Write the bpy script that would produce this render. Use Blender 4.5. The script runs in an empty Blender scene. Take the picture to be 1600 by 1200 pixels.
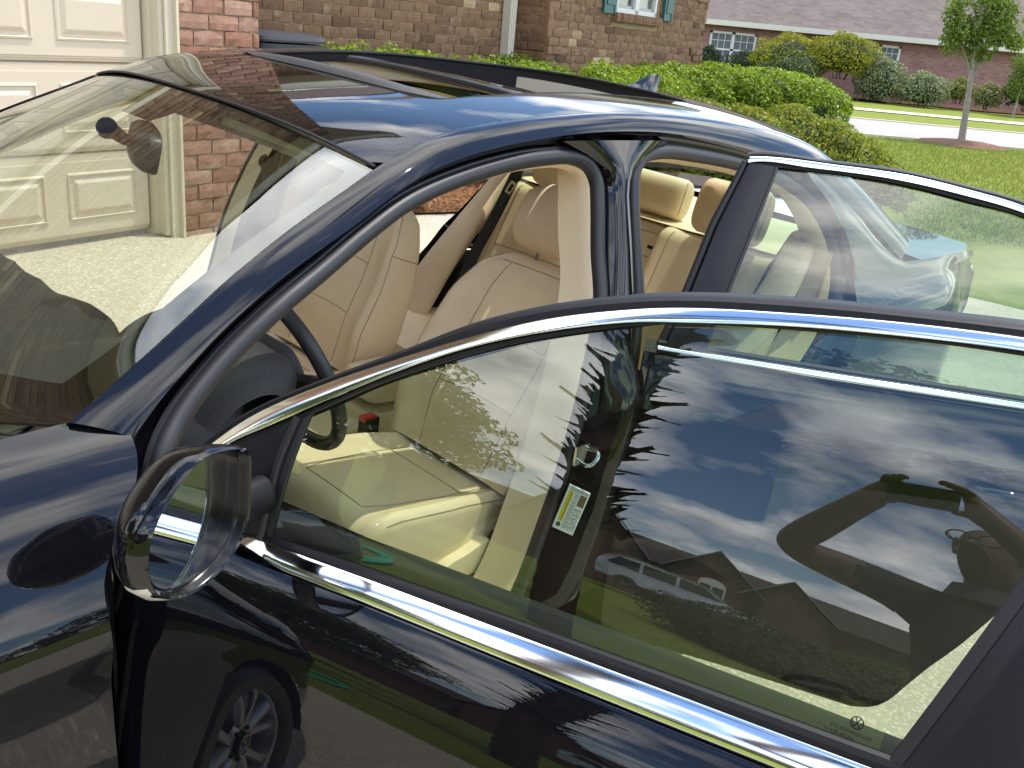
import bpy, bmesh, math, random
import numpy as np
from mathutils import Vector, Matrix

random.seed(7); rng = np.random.default_rng(7)
D = math.pi / 180
scene = bpy.context.scene
COL = scene.collection

# ------------------------------------------------------------------ camera
CAM_H = 1.579
RT = np.array([0.9957230858620417, 0.032379112164116756, 0.08652819989365713])
UPV = np.array([-0.0923879661069186, 0.3489700102740234, 0.9325687082719294])
FWV = np.array([0.0, 0.9365743563779715, -0.3504689358205495])
cam_data = bpy.data.cameras.new('camera')
cam_data.sensor_fit = 'HORIZONTAL'; cam_data.sensor_width = 36.0
cam_data.lens = 36.0 * 1481.3 / 1600.0
cam_data.clip_start = 0.02; cam_data.clip_end = 600
cam = bpy.data.objects.new('camera', cam_data); COL.objects.link(cam)
M = Matrix.Identity(4)
for i in range(3):
    M[i][0] = RT[i]; M[i][1] = UPV[i]; M[i][2] = -FWV[i]
M[2][3] = CAM_H
cam.matrix_world = M
scene.camera = cam

# ------------------------------------------------------------------ sky and sun
SUN_AZ, SUN_EL = 63.0, 70.0          # azimuth measured from +Y towards +X
world = bpy.data.worlds.new('World'); scene.world = world; world.use_nodes = True
nt = world.node_tree; nt.nodes.clear()
def wn(t, **k):
    n = nt.nodes.new(t)
    for a, v in k.items(): setattr(n, a, v)
    return n
sky = wn('ShaderNodeTexSky', sky_type='NISHITA', sun_disc=False)
sky.sun_elevation = math.radians(SUN_EL); sky.sun_rotation = math.radians(SUN_AZ)
sky.air_density = 1.25; sky.dust_density = 0.25; sky.ozone_density = 3.5
tc = wn('ShaderNodeTexCoord')
sep = wn('ShaderNodeSeparateXYZ'); nt.links.new(tc.outputs['Generated'], sep.inputs[0])
zz = wn('ShaderNodeMath', operation='MAXIMUM'); nt.links.new(sep.outputs['Z'], zz.inputs[0]); zz.inputs[1].default_value = 0.0
za = wn('ShaderNodeMath', operation='ADD'); nt.links.new(zz.outputs[0], za.inputs[0]); za.inputs[1].default_value = 0.42
dv = wn('ShaderNodeVectorMath', operation='SCALE')
inv = wn('ShaderNodeMath', operation='DIVIDE'); inv.inputs[0].default_value = 1.0; nt.links.new(za.outputs[0], inv.inputs[1])
nt.links.new(tc.outputs['Generated'], dv.inputs[0]); nt.links.new(inv.outputs[0], dv.inputs['Scale'])
flat = wn('ShaderNodeVectorMath', operation='MULTIPLY'); nt.links.new(dv.outputs[0], flat.inputs[0]); flat.inputs[1].default_value = (1, 1, 0.8)
off_ = wn('ShaderNodeVectorMath', operation='ADD'); off_.inputs[1].default_value = (5.37, 2.5, 0.5); nt.links.new(flat.outputs[0], off_.inputs[0]); flat = off_
n1 = wn('ShaderNodeTexNoise'); n1.inputs['Scale'].default_value = 2.7; n1.inputs['Detail'].default_value = 9.0
n1.inputs['Roughness'].default_value = 0.52; n1.inputs['Distortion'].default_value = 0.1
nt.links.new(flat.outputs[0], n1.inputs['Vector'])
cr = wn('ShaderNodeValToRGB'); cr.color_ramp.elements[0].position = 0.44; cr.color_ramp.elements[1].position = 0.57
cr.color_ramp.elements[0].color = (0, 0, 0, 1); cr.color_ramp.elements[1].color = (1, 1, 1, 1)
nt.links.new(n1.outputs['Fac'], cr.inputs[0])
n2 = wn('ShaderNodeTexNoise'); n2.inputs['Scale'].default_value = 4.2; n2.inputs['Detail'].default_value = 6.0
nt.links.new(flat.outputs[0], n2.inputs['Vector'])
cc = wn('ShaderNodeValToRGB'); cc.color_ramp.elements[0].position = 0.3; cc.color_ramp.elements[1].position = 0.7
cc.color_ramp.elements[0].color = (9.5, 10.1, 11.2, 1); cc.color_ramp.elements[1].color = (24, 23.7, 23.2, 1)
nt.links.new(n2.outputs['Fac'], cc.inputs[0])
sky_t = wn('ShaderNodeMixRGB', blend_type='MULTIPLY'); sky_t.inputs[0].default_value = 1; sky_t.inputs[2].default_value = (1.28, 1.36, 1.46, 1); nt.links.new(sky.outputs[0], sky_t.inputs[1])
mx = wn('ShaderNodeMixRGB'); nt.links.new(cr.outputs[0], mx.inputs[0]); nt.links.new(sky_t.outputs[0], mx.inputs[1]); nt.links.new(cc.outputs[0], mx.inputs[2])
bg = wn('ShaderNodeBackground'); bg.inputs['Strength'].default_value = 0.125
nt.links.new(mx.outputs[0], bg.inputs['Color'])
wo = wn('ShaderNodeOutputWorld'); nt.links.new(bg.outputs[0], wo.inputs['Surface'])

sun_data = bpy.data.lights.new('sun', 'SUN'); sun_data.energy = 2.8; sun_data.angle = math.radians(0.53)
sun_data.color = (1.0, 0.94, 0.84)
sun = bpy.data.objects.new('sun', sun_data); COL.objects.link(sun)
sd = Vector((math.sin(SUN_AZ*D)*math.cos(SUN_EL*D), math.cos(SUN_AZ*D)*math.cos(SUN_EL*D), math.sin(SUN_EL*D)))
sun.rotation_euler = sd.to_track_quat('Z', 'Y').to_euler()
sun.location = (20, -8, 40)

vs = scene.view_settings
vs.view_transform = 'Standard'; vs.look = 'None'; vs.gamma = 1.0; vs.use_curve_mapping = False
vs.exposure = 0.66
try:
    scene.cycles.max_bounces = 10; scene.cycles.transparent_max_bounces = 16; scene.cycles.glossy_bounces = 5
    scene.cycles.caustics_reflective = False; scene.cycles.caustics_refractive = False
    scene.cycles.use_denoising = True
except Exception: pass

# ------------------------------------------------------------------ frames of the place
REAR = np.array([0.6800673167063327, 0.732941920111953, -0.01745240643728351])
LEFT = np.array([0.7317604534768701, -0.6800510751506841, -0.04535607912644113])
UPC = np.array([0.045111899485324805, -0.018074206179029693, 0.998818421734313])
OC = np.array([-1.566, 1.279, 0.0])
REAR0 = np.array([0.680, 0.733]); LEFT0 = np.array([0.733, -0.680])
def car_w(p):
    p = np.asarray(p, float)
    return p[..., 0:1]*REAR + p[..., 1:2]*LEFT + p[..., 2:3]*UPC + OC
def project(P):
    d = np.asarray(P, float) - np.array([0, 0, CAM_H]); z = d @ FWV
    return np.stack([800 + 1481.3*(d @ RT)/z, 600 - 1481.3*(d @ UPV)/z], -1), z
def sstep(x, a, b):
    t = np.clip((x-a)/(b-a), 0, 1); return t*t*(3-2*t)
def ground_z(x, y):
    x = np.asarray(x, float); y = np.asarray(y, float)
    dx, dy = x-OC[0], y-OC[1]
    q = -(dx*LEFT0[0]+dy*LEFT0[1]); r = dx*REAR0[0]+dy*REAR0[1]
    far = 1-sstep(np.hypot(dx, dy), 9, 20)
    z = 0.0454*np.clip(q, -3, 3.5) - 0.0175*np.clip(r, -3, 4)
    z = z*far + 0.257*sstep(q, 1.0, 3.0)*(1-sstep(r, 2.5, 8.0))*(1-sstep(q, 8, 14))*sstep(r, -9, -4)
    return z

# ------------------------------------------------------------------ mesh helpers
CAR = None
def tag(o, label=None, cat=None, group=None, kind=None):
    if label: o['label'] = label
    if cat: o['category'] = cat
    if group: o['group'] = group
    if kind: o['kind'] = kind
    return o
def empty(name, loc=(0, 0, 0), rz=0):
    o = bpy.data.objects.new(name, None); COL.objects.link(o); o.location = loc; o.rotation_euler = (0, 0, rz)
    o.empty_display_size = 0.2
    return o
def build(name, V, F, mat, parent=None, smooth=True, car=False, angle=38, attr=None, mats=None, mat_idx=None):
    V = np.asarray(V, float).reshape(-1, 3).copy()
    if car: V[:, 0] *= -1
    me = bpy.data.meshes.new(name)
    me.from_pydata(V.tolist(), [], [list(map(int, f)) for f in F])
    if smooth:
        me.polygons.foreach_set('use_smooth', [True]*len(me.polygons))
        try: me.set_sharp_from_angle(angle=math.radians(angle))
        except Exception: pass
    for m in (mats or [mat]): me.materials.append(m)
    if mat_idx is not None: me.polygons.foreach_set('material_index', mat_idx)
    if attr is not None:
        a = me.attributes.new('rnd', 'FLOAT', 'POINT'); a.data.foreach_set('value', np.asarray(attr, np.float32))
    me.update()
    o = bpy.data.objects.new(name, me); COL.objects.link(o)
    if parent is not None: o.parent = parent
    return o
class MB:
    """collects pieces of one mesh"""
    def __init__(s): s.V = []; s.F = []; s.n = 0; s.A = []
    def add(s, V, F, a=0.0):
        V = np.asarray(V, float).reshape(-1, 3)
        s.V.append(V); s.F += [[i+s.n for i in f] for f in F]; s.n += len(V); s.A.append(np.full(len(V), a)); return s
    def grid(s, P, cu=False, cv=False, a=0.0):
        V, F = grid(P, cu, cv); return s.add(V, F, a)
    def box(s, c, d, R=None, a=0.0):
        V, F = box(c, d, R); return s.add(V, F, a)
    def tube(s, path, r, n=8, closed=False, cap=True, a=0.0):
        V, F = tube(path, r, n, closed, cap); return s.add(V, F, a)
    def out(s, name, mat, parent=None, **k):
        if k.pop('rnd', False): k['attr'] = np.concatenate(s.A)
        return build(name, np.concatenate(s.V), s.F, mat, parent, **k)
def grid(P, cu=False, cv=False):
    P = np.asarray(P, float); n, m = P.shape[:2]; F = []
    for i in range(n if cu else n-1):
        i2 = (i+1) % n
        for j in range(m if cv else m-1):
            j2 = (j+1) % m
            F.append([i*m+j, i*m+j2, i2*m+j2, i2*m+j])
    return P.reshape(-1, 3), F
def box(c, d, R=None):
    c = np.asarray(c, float); h = np.asarray(d, float)/2
    V = np.array([[x, y, z] for x in (-1, 1) for y in (-1, 1) for z in (-1, 1)], float)*h
    if R is not None: V = V @ np.asarray(R, float)      # rows of R: local axes
    F = [[0, 1, 3, 2], [4, 6, 7, 5], [0, 4, 5, 1], [2, 3, 7, 6], [0, 2, 6, 4], [1, 5, 7, 3]]
    return V + c, F
def tube(path, r, n=8, closed=False, cap=True):
    P = np.asarray(path, float); k = len(P); r = np.broadcast_to(np.asarray(r, float), (k,))
    T = np.roll(P, -1, 0)-np.roll(P, 1, 0) if closed else np.gradient(P, axis=0)
    T /= np.maximum(np.linalg.norm(T, axis=1, keepdims=True), 1e-9)
    ref = np.array([0, 0, 1.0]) if abs(T[0][2]) < .9 else np.array([1.0, 0, 0])
    N = np.cross(T[0], ref); N /= np.linalg.norm(N); rings = []
    th = np.linspace(0, 2*np.pi, n, endpoint=False)
    for i in range(k):
        N = N - T[i]*(N @ T[i]); N /= max(np.linalg.norm(N), 1e-9); B = np.cross(T[i], N)
        rings.append(P[i] + r[i]*(np.cos(th)[:, None]*N + np.sin(th)[:, None]*B))
    V, F = grid(np.array(rings), closed, True)
    if cap and not closed:
        F = F + [list(range(n))[::-1], [(k-1)*n+i for i in range(n)]]
    return V, F
def spline(pts, n):
    P = np.asarray(pts, float); m = len(P)
    Q = np.vstack([2*P[0]-P[1], P, 2*P[-1]-P[-2]])
    d = np.r_[0, np.cumsum(np.linalg.norm(np.diff(P, axis=0), axis=1))]
    out = []
    for t in np.linspace(0, d[-1], n):
        i = min(max(int(np.searchsorted(d, t, 'right'))-1, 0), m-2)
        u = (t-d[i])/max(d[i+1]-d[i], 1e-9)
        p0, p1, p2, p3 = Q[i], Q[i+1], Q[i+2], Q[i+3]
        d1 = d[i+1]-d[i]; d0 = np.linalg.norm(p1-p0) or d1; d2 = np.linalg.norm(p3-p2) or d1
        m1 = ((p1-p0)/d0*d1 + (p2-p1))/2 if True else 0; m2 = ((p2-p1) + (p3-p2)/d2*d1)/2
        h = u*u*(3-2*u)
        out.append((2*u**3-3*u*u+1)*p1 + (u**3-2*u*u+u)*m1 + (-2*u**3+3*u*u)*p2 + (u**3-u*u)*m2)
    return np.array(out)
def closed_spline(pts, n):
    P = np.asarray(pts, float); k = len(P)
    Q = np.vstack([P[-3:], P, P[:4]])
    d = np.r_[0, np.cumsum(np.linalg.norm(np.diff(Q, axis=0), axis=1))]
    a, b = d[3], d[3+k]
    big = spline(Q, 1200); dd = np.linspace(0, d[-1], 1200)
    t = np.linspace(a, b, n, endpoint=False)
    return np.stack([np.interp(t, dd, big[:, c]) for c in range(P.shape[1])], 1)
def resample(P, n, closed=False):
    P = np.asarray(P, float)
    if closed: P = np.vstack([P, P[:1]])
    d = np.r_[0, np.cumsum(np.linalg.norm(np.diff(P, axis=0), axis=1))]
    t = np.linspace(0, d[-1], n, endpoint=not closed)
    return np.stack([np.interp(t, d, P[:, c]) for c in range(P.shape[1])], 1)

# ------------------------------------------------------------------ materials
def mat_new(name):
    m = bpy.data.materials.new(name); m.use_nodes = True
    t = m.node_tree; b = t.nodes.get('Principled BSDF'); o = t.nodes.get('Material Output')
    return m, t, b, o
def L(t, a, b): t.links.new(a, b)
def plain(name, col, rough=0.5, metal=0.0, spec=0.5, bump=None, ior=None, coat=0):
    m, t, b, o = mat_new(name)
    b.inputs['Base Color'].default_value = (*col, 1); b.inputs['Roughness'].default_value = rough
    b.inputs['Metallic'].default_value = metal; b.inputs['Specular IOR Level'].default_value = spec
    if ior: b.inputs['IOR'].default_value = ior
    if coat: b.inputs['Coat Weight'].default_value = coat; b.inputs['Coat Roughness'].default_value = 0.02
    if bump:
        sc, st, kind = bump
        c = t.nodes.new('ShaderNodeTexCoord')
        if kind == 'voronoi':
            x = t.nodes.new('ShaderNodeTexVoronoi'); x.inputs['Scale'].default_value = sc; out = x.outputs['Distance']
        else:
            x = t.nodes.new('ShaderNodeTexNoise'); x.inputs['Scale'].default_value = sc; x.inputs['Detail'].default_value = 5; out = x.outputs['Fac']
        L(t, c.outputs['Object'], x.inputs['Vector'])
        bp = t.nodes.new('ShaderNodeBump'); bp.inputs['Strength'].default_value = st; bp.inputs['Distance'].default_value = 0.004
        L(t, out, bp.inputs['Height']); L(t, bp.outputs[0], b.inputs['Normal'])
    return m
def ramp(t, fac, stops):
    r = t.nodes.new('ShaderNodeValToRGB'); e = r.color_ramp.elements
    while len(e) < len(stops): e.new(0.5)
    for el, (p, c) in zip(e, stops): el.position = p; el.color = (*c, 1)
    L(t, fac, r.inputs[0]); return r.outputs[0]
def noise(t, scale, detail=5, rough=.55, vec=None, coord='Object'):
    x = t.nodes.new('ShaderNodeTexNoise'); x.inputs['Scale'].default_value = scale; x.inputs['Detail'].default_value = detail
    x.inputs['Roughness'].default_value = rough
    if vec is None:
        c = t.nodes.new('ShaderNodeTexCoord'); vec = c.outputs[coord]
    L(t, vec, x.inputs['Vector']); return x.outputs['Fac']
def mixc(t, fac, a, b, mode='MIX'):
    m = t.nodes.new('ShaderNodeMixRGB'); m.blend_type = mode
    for s, v in ((0, fac), (1, a), (2, b)):
        if isinstance(v, (int, float)): m.inputs[s].default_value = v
        elif isinstance(v, tuple): m.inputs[s].default_value = (*v, 1)
        else: L(t, v, m.inputs[s])
    return m.outputs[0]
def bump(t, b, h, strength, dist=0.01):
    bp = t.nodes.new('ShaderNodeBump'); bp.inputs['Strength'].default_value = strength; bp.inputs['Distance'].default_value = dist
    L(t, h, bp.inputs['Height']); L(t, bp.outputs[0], b.inputs['Normal'])
def glass(name, tint, ior=1.58, rough=0.0):
    m = bpy.data.materials.new(name); m.use_nodes = True; t = m.node_tree; t.nodes.clear()
    g = t.nodes.new('ShaderNodeNewGeometry')
    io = t.nodes.new('ShaderNodeMix'); io.data_type = 'FLOAT'
    L(t, g.outputs['Backfacing'], io.inputs[0]); io.inputs[2].default_value = ior; io.inputs[3].default_value = 1/ior
    f = t.nodes.new('ShaderNodeFresnel'); L(t, io.outputs[0], f.inputs['IOR'])
    a = t.nodes.new('ShaderNodeMath'); a.operation = 'ADD'; L(t, f.outputs[0], a.inputs[0]); a.inputs[1].default_value = 1.0
    d2 = t.nodes.new('ShaderNodeMath'); d2.operation = 'DIVIDE'; L(t, f.outputs[0], d2.inputs[0]); L(t, a.outputs[0], d2.inputs[1])
    tw = t.nodes.new('ShaderNodeMath'); tw.operation = 'MULTIPLY'; L(t, d2.outputs[0], tw.inputs[0]); tw.inputs[1].default_value = 2.0
    tr = t.nodes.new('ShaderNodeBsdfTransparent'); tr.inputs[0].default_value = (*tint, 1)
    gl = t.nodes.new('ShaderNodeBsdfGlossy'); gl.inputs['Roughness'].default_value = rough; gl.inputs['Color'].default_value = (1, 1, 1, 1)
    ms = t.nodes.new('ShaderNodeMixShader'); L(t, tw.outputs[0], ms.inputs[0]); L(t, tr.outputs[0], ms.inputs[1]); L(t, gl.outputs[0], ms.inputs[2])
    o = t.nodes.new('ShaderNodeOutputMaterial'); L(t, ms.outputs[0], o.inputs[0])
    return m
def leafmat(name, stops, trans=0.35, rough=.5):
    m, t, b, o = mat_new(name)
    at = t.nodes.new('ShaderNodeAttribute'); at.attribute_name = 'rnd'
    c = ramp(t, at.outputs['Fac'], stops)
    L(t, c, b.inputs['Base Color']); b.inputs['Roughness'].default_value = rough; b.inputs['Specular IOR Level'].default_value = .35
    tl = t.nodes.new('ShaderNodeBsdfTranslucent'); L(t, mixc(t, 1.0, c, (1.3, 1.35, .7), 'MULTIPLY'), tl.inputs[0])
    ms = t.nodes.new('ShaderNodeMixShader'); ms.inputs[0].default_value = trans
    L(t, b.outputs[0], ms.inputs[1]); L(t, tl.outputs[0], ms.inputs[2]); L(t, ms.outputs[0], o.inputs[0])
    return m

PAINT = plain('black_paint', (0.004, 0.004, 0.0055), 0.015, spec=0.5, ior=1.52)
def _paint():
    t = PAINT.node_tree; b = t.nodes['Principled BSDF']
    L(t, ramp(t, noise(t, 900, 2), [(0.5, (0.003, 0.003, 0.0045)), (0.75, (0.010, 0.010, 0.013))]), b.inputs['Base Color'])
    bump(t, b, noise(t, 260, 1), 0.018, 0.0004)
_paint()
MATTE = plain('matte_black_trim', (0.009, 0.0085, 0.011), 0.5, spec=.3, bump=(900, .12, 'noise'))
SATIN = plain('satin_black_applique', (0.014, 0.013, 0.018), 0.34, spec=.4, bump=(700, .05, 'noise'))
RUBBER = plain('rubber_seal', (0.018, 0.018, 0.022), 0.46, bump=(500, .1, 'noise'))
DASHM = plain('dash_plastic', (0.017, 0.018, 0.020), 0.5, bump=(420, .35, 'voronoi'))
CHROME = plain('chrome_trim', (0.90, 0.91, 0.93), 0.09, metal=1.0)
SILVER = plain('alloy_silver', (0.52, 0.53, 0.55), 0.28, metal=0.9)
STEEL = plain('bare_steel', (0.6, 0.6, 0.6), 0.22, metal=1.0)
GLASS_SIDE = glass('side_glass', (0.54, 0.65, 0.53))
GLASS_FRONT = glass('windshield_glass', (0.80, 0.87, 0.78))
GLASS_REAR = glass('rear_glass', (0.62, 0.78, 0.66))
GLASS_HOUSE = glass('house_glass', (0.75, 0.78, 0.78))
MIRROR = plain('mirror_silver', (0.86, 0.88, 0.90), 0.0, metal=1.0)
FRIT = plain('ceramic_band', (0.006, 0.006, 0.007), 0.06)
def leather():
    m, t, b, o = mat_new('beige_leather')
    f = noise(t, 9, 4); g = noise(t, 380, 2)
    L(t, ramp(t, f, [(0.3, (0.76, 0.585, 0.375)), (0.7, (0.82, 0.645, 0.43))]), b.inputs['Base Color'])
    b.inputs['Roughness'].default_value = 0.5; b.inputs['Specular IOR Level'].default_value = .35
    v = t.nodes.new('ShaderNodeTexVoronoi'); v.inputs['Scale'].default_value = 520
    c = t.nodes.new('ShaderNodeTexCoord'); L(t, c.outputs['Object'], v.inputs['Vector'])
    bump(t, b, v.outputs['Distance'], 0.25, 0.0012)
    return m
LEATHER = leather()
BEIGE = plain('beige_trim', (0.83, 0.665, 0.44), 0.55, bump=(700, .12, 'noise'))
HEADLINER = plain('headliner_cloth', (0.76, 0.66, 0.50), 0.9, bump=(900, .3, 'noise'))
SEAM = plain('seam_thread', (0.36, 0.285, 0.19), 0.8)
BELT = plain('belt_webbing', (0.012, 0.012, 0.014), 0.6, bump=(1500, .3, 'noise'))
CARPET = plain('dark_carpet', (0.035, 0.033, 0.032), 0.95, bump=(600, .5, 'noise'))
RED = plain('buckle_red', (0.62, 0.018, 0.012), 0.35)
# =================================================================== THE PLACE
# ---- ground materials
def gravel_mat():
    m, t, b, o = mat_new('exposed_aggregate')
    c = t.nodes.new('ShaderNodeTexCoord')
    v = t.nodes.new('ShaderNodeTexVoronoi'); v.inputs['Scale'].default_value = 78; L(t, c.outputs['Object'], v.inputs['Vector'])
    v2 = t.nodes.new('ShaderNodeTexVoronoi'); v2.inputs['Scale'].default_value = 62; L(t, c.outputs['Object'], v2.inputs['Vector'])
    sp = t.nodes.new('ShaderNodeSeparateColor'); L(t, v.outputs['Color'], sp.inputs[0])
    col = ramp(t, sp.outputs[0], [(0.0, (.24, .17, .09)), (.18, (.44, .36, .24)), (.4, (.58, .50, .37)), (.62, (.50, .45, .36)), (.78, (.68, .62, .50)), (.9, (.38, .34, .29)), (1.0, (.78, .73, .62))])
    s2 = t.nodes.new('ShaderNodeSeparateColor'); L(t, v2.outputs['Color'], s2.inputs[0])
    col = mixc(t, .35, col, ramp(t, s2.outputs[1], [(0, (.32, .25, .16)), (.5, (.58, .52, .40)), (1, (.70, .65, .54))]))
    col = mixc(t, ramp(t, v.outputs['Distance'], [(.35, (0, 0, 0)), (.6, (1, 1, 1))]), col, (.40, .36, .28))
    col = mixc(t, ramp(t, noise(t, 1.1, 5), [(.35, (0, 0, 0)), (.75, (.5, .5, .5))]), col, (.40, .35, .26))
    L(t, col, b.inputs['Base Color']); b.inputs['Roughness'].default_value = .75
    iv = t.nodes.new('ShaderNodeMath'); iv.operation = 'SUBTRACT'; iv.inputs[0].default_value = 1; L(t, v.outputs['Distance'], iv.inputs[1])
    bump(t, b, iv.outputs[0], .6, .004)
    return m
def soil_mat(name, stops, sc=8, bs=40):
    m, t, b, o = mat_new(name)
    L(t, mixc(t, .5, ramp(t, noise(t, sc, 6), stops), ramp(t, noise(t, sc*9, 4), stops)), b.inputs['Base Color'])
    b.inputs['Roughness'].default_value = .9; b.inputs['Specular IOR Level'].default_value = .15; bump(t, b, noise(t, bs, 6), .7, .02)
    return m
GRAVEL = gravel_mat()
LAWN = soil_mat('lawn_turf', [(.25, (.10, .135, .018)), (.5, (.16, .20, .030)), (.75, (.23, .235, .05))], 1.2, 60)
STRAWM = soil_mat('pine_straw', [(.3, (.11, .045, .020)), (.5, (.21, .095, .040)), (.72, (.34, .18, .085))], 14, 120)
ROADM = soil_mat('worn_asphalt', [(.3, (.33, .31, .30)), (.7, (.43, .41, .39))], 2, 200)
WALKM = soil_mat('concrete_walk', [(.3, (.52, .46, .36)), (.7, (.62, .56, .45))], 2, 100)
def patch(name, x0, x1, y0, y1, step, mat, dz, mask=None, kind='structure'):
    xs = np.arange(x0, x1+1e-6, step); ys = np.arange(y0, y1+1e-6, step); X, Y_ = np.meshgrid(xs, ys, indexing='ij')
    Z = ground_z(X, Y_)+dz; V, F = grid(np.stack([X, Y_, Z], -1))
    if mask is not None:
        c = np.array([V[f].mean(0) for f in F]); k = mask(c[:, 0], c[:, 1]); F = [f for f, q in zip(F, k) if q]
    o = build(name, V, F, mat); tag(o, kind=kind); return o
# one sheet out to the horizon, finer near the car
xs = np.unique(np.r_[-260, -160, -90, np.arange(-60, -20, 4), np.arange(-20, 24, .5), np.arange(24, 64, 4), 90, 160, 260]); 
X, Y_ = np.meshgrid(xs, xs, indexing='ij'); build('lawn_ground', *grid(np.stack([X, Y_, ground_z(X, Y_)], -1)), LAWN)
tag(bpy.data.objects['lawn_ground'], kind='structure')
# driveway in the house's own frame: a along the house wall, b out from it
HQ = np.array([-1.869, 5.126]); HE = np.array([.5, .8660254]); HN = np.array([.8660254, -.5])
def hw(a, b): a = np.asarray(a, float); b = np.asarray(b, float); return HQ[0]+a*HE[0]+b*HN[0], HQ[1]+a*HE[1]+b*HN[1]
def drive_edge(a): return np.interp(a, [-8, .56, .9, 1.5, 2.2, 3.0, 4.2], [-.3, -1.1, -.55, .0, .12, .22, .25])
nA, nB = 150, 110
A_ = np.linspace(-5.75, 4.4, nA); rows = []
for a in A_:
    b0 = -.30 if a < .0 else (float(drive_edge(a)) if a > .56 else .0)
    bs = b0+(8.2-b0)*np.linspace(0, 1, nB); x, y = hw(a, bs); rows.append(np.column_stack([x, y, ground_z(x, y)+.012]))
tag(build('driveway', *grid(np.array(rows)), GRAVEL), kind='structure')
# saw joint across the drive
mb = MB()
x, y = hw(np.linspace(-6, 4.3, 80), 1.05); mb.grid(np.array([np.column_stack([x+HN[0]*o, y+HN[1]*o, ground_z(x, y)+.0165]) for o in (0, .012)])); tag(mb.out('driveway_joint', plain('joint_filler', (.20, .16, .11), .9)), kind='structure')
# straw bed along the house
rows = []
for a in np.linspace(.62, 12, 90):
    b1 = float(drive_edge(a))+.02 if a < 4.2 else .95+.25*math.sin(a*1.3)+.0*a
    if a >= 4.2: b1 = np.interp(a, [4.2, 5, 12], [.27, .9, 1.6])
    bs = np.linspace(-1.3, b1, 14); x, y = hw(a, bs); rows.append(np.column_stack([x, y, ground_z(x, y)+.03+.05*np.sin(np.pi*np.linspace(0, 1, 14))]))
tag(build('straw_bed', *grid(np.array(rows)), STRAWM), kind='structure')
mb = MB()
for i in range(5200):
    a = rng.uniform(.7, 4.3); b = rng.uniform(-.9, float(drive_edge(a))+.06); x, y = hw(a, b); z = float(ground_z(x, y))+.05+rng.uniform(0, .05)
    th = rng.uniform(0, 6.28); l_ = rng.uniform(.06, .13); d = np.array([math.cos(th), math.sin(th), rng.uniform(-.25, .35)])*l_; n = np.array([-math.sin(th), math.cos(th), 0])*.0028
    p = np.array([x, y, z]); mb.add([p-n, p+n, p+d+n, p+d-n], [[0, 1, 2, 3]], rng.uniform())
m, t, b, o = mat_new('straw_needles'); at = t.nodes.new('ShaderNodeAttribute'); at.attribute_name = 'rnd'; L(t, ramp(t, at.outputs['Fac'], [(0, (.13, .05, .02)), (.5, (.27, .12, .05)), (1, (.42, .23, .11))]), b.inputs['Base Color'])
tag(mb.out('straw_needles', m, rnd=True, smooth=False), kind='stuff')

# ---- street, verge and pavement across it
def flat_strip(name, y0, y1, mat, dz, x0=-120, x1=160, zf=None):
    xs = np.linspace(x0, x1, 141); rows = []
    for y in (y0, (y0+y1)/2, y1): rows.append(np.column_stack([xs, y+.012*(xs-10), ground_z(xs, y+0*xs)+dz]))
    return tag(build(name, *grid(np.array(rows)), mat), kind='structure')
flat_strip('street', 22.4, 28.1, ROADM, .02)
for y, nm in ((22.2, 'kerb'), (28.12, 'kerb')):
    xs = np.linspace(-120, 160, 71); yy = y+.012*(xs-10); o_ = np.ones(71)
    tag(build(nm, *grid(np.array([np.column_stack([xs, yy-.09, o_*.0]), np.column_stack([xs, yy-.09, o_*.055]), np.column_stack([xs, yy+.09, o_*.055]), np.column_stack([xs, yy+.09, o_*0])])), WALKM), kind='structure')
flat_strip('pavement', 33.2, 34.8, WALKM, .025)

# ---- bricks -------------------------------------------------------------------
def brick_color(t, fac, stops): return ramp(t, fac, stops)
def brick_mat(name, stops, src):
    m, t, b, o = mat_new(name)
    if src == 'object': oi = t.nodes.new('ShaderNodeObjectInfo'); f = oi.outputs['Random']
    else: at = t.nodes.new('ShaderNodeAttribute'); at.attribute_name = 'rnd'; f = at.outputs['Fac']
    col = ramp(t, f, stops); t.nodes[-1].color_ramp.interpolation = 'LINEAR'
    g = t.nodes.new('ShaderNodeNewGeometry'); nz = noise(t, 26, 6, .65, g.outputs['Position'])
    col = mixc(t, ramp(t, nz, [(.38, (0, 0, 0)), (.72, (.75, .75, .75))]), col, mixc(t, 1.0, col, (.62, .58, .55), 'MULTIPLY'))
    nz2 = noise(t, 9, 3, .5, g.outputs['Position']); col = mixc(t, ramp(t, nz2, [(.60, (0, 0, 0)), (.75, (.45, .45, .45))]), col, (.50, .40, .30))
    L(t, col, b.inputs['Base Color']); b.inputs['Roughness'].default_value = .88; b.inputs['Specular IOR Level'].default_value = .2
    bump(t, b, noise(t, 70, 5, .6, g.outputs['Position']), .45, .008); return m
ST_PINK = [(0, (.30, .15, .105)), (.3, (.36, .19, .135)), (.6, (.40, .22, .16)), (.85, (.44, .255, .185)), (.955, (.46, .29, .21)), (1, (.30, .15, .105))]
ST_TAN = [(0, (.13, .07, .048)), (.06, (.21, .122, .076)), (.45, (.275, .163, .096)), (.75, (.31, .188, .113)), (.962, (.295, .175, .105)), (.975, (.50, .37, .22)), (1, (.56, .43, .27))]
BR = {k: {s: brick_mat('brick_%s_%s' % (k, s), st, s) for s in ('object', 'attr')} for k, st in (('pink', ST_PINK), ('tan', ST_TAN))}
MORTAR = soil_mat('mortar', [(.3, (.42, .32, .20)), (.7, (.54, .43, .29))], 6, 120)
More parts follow.
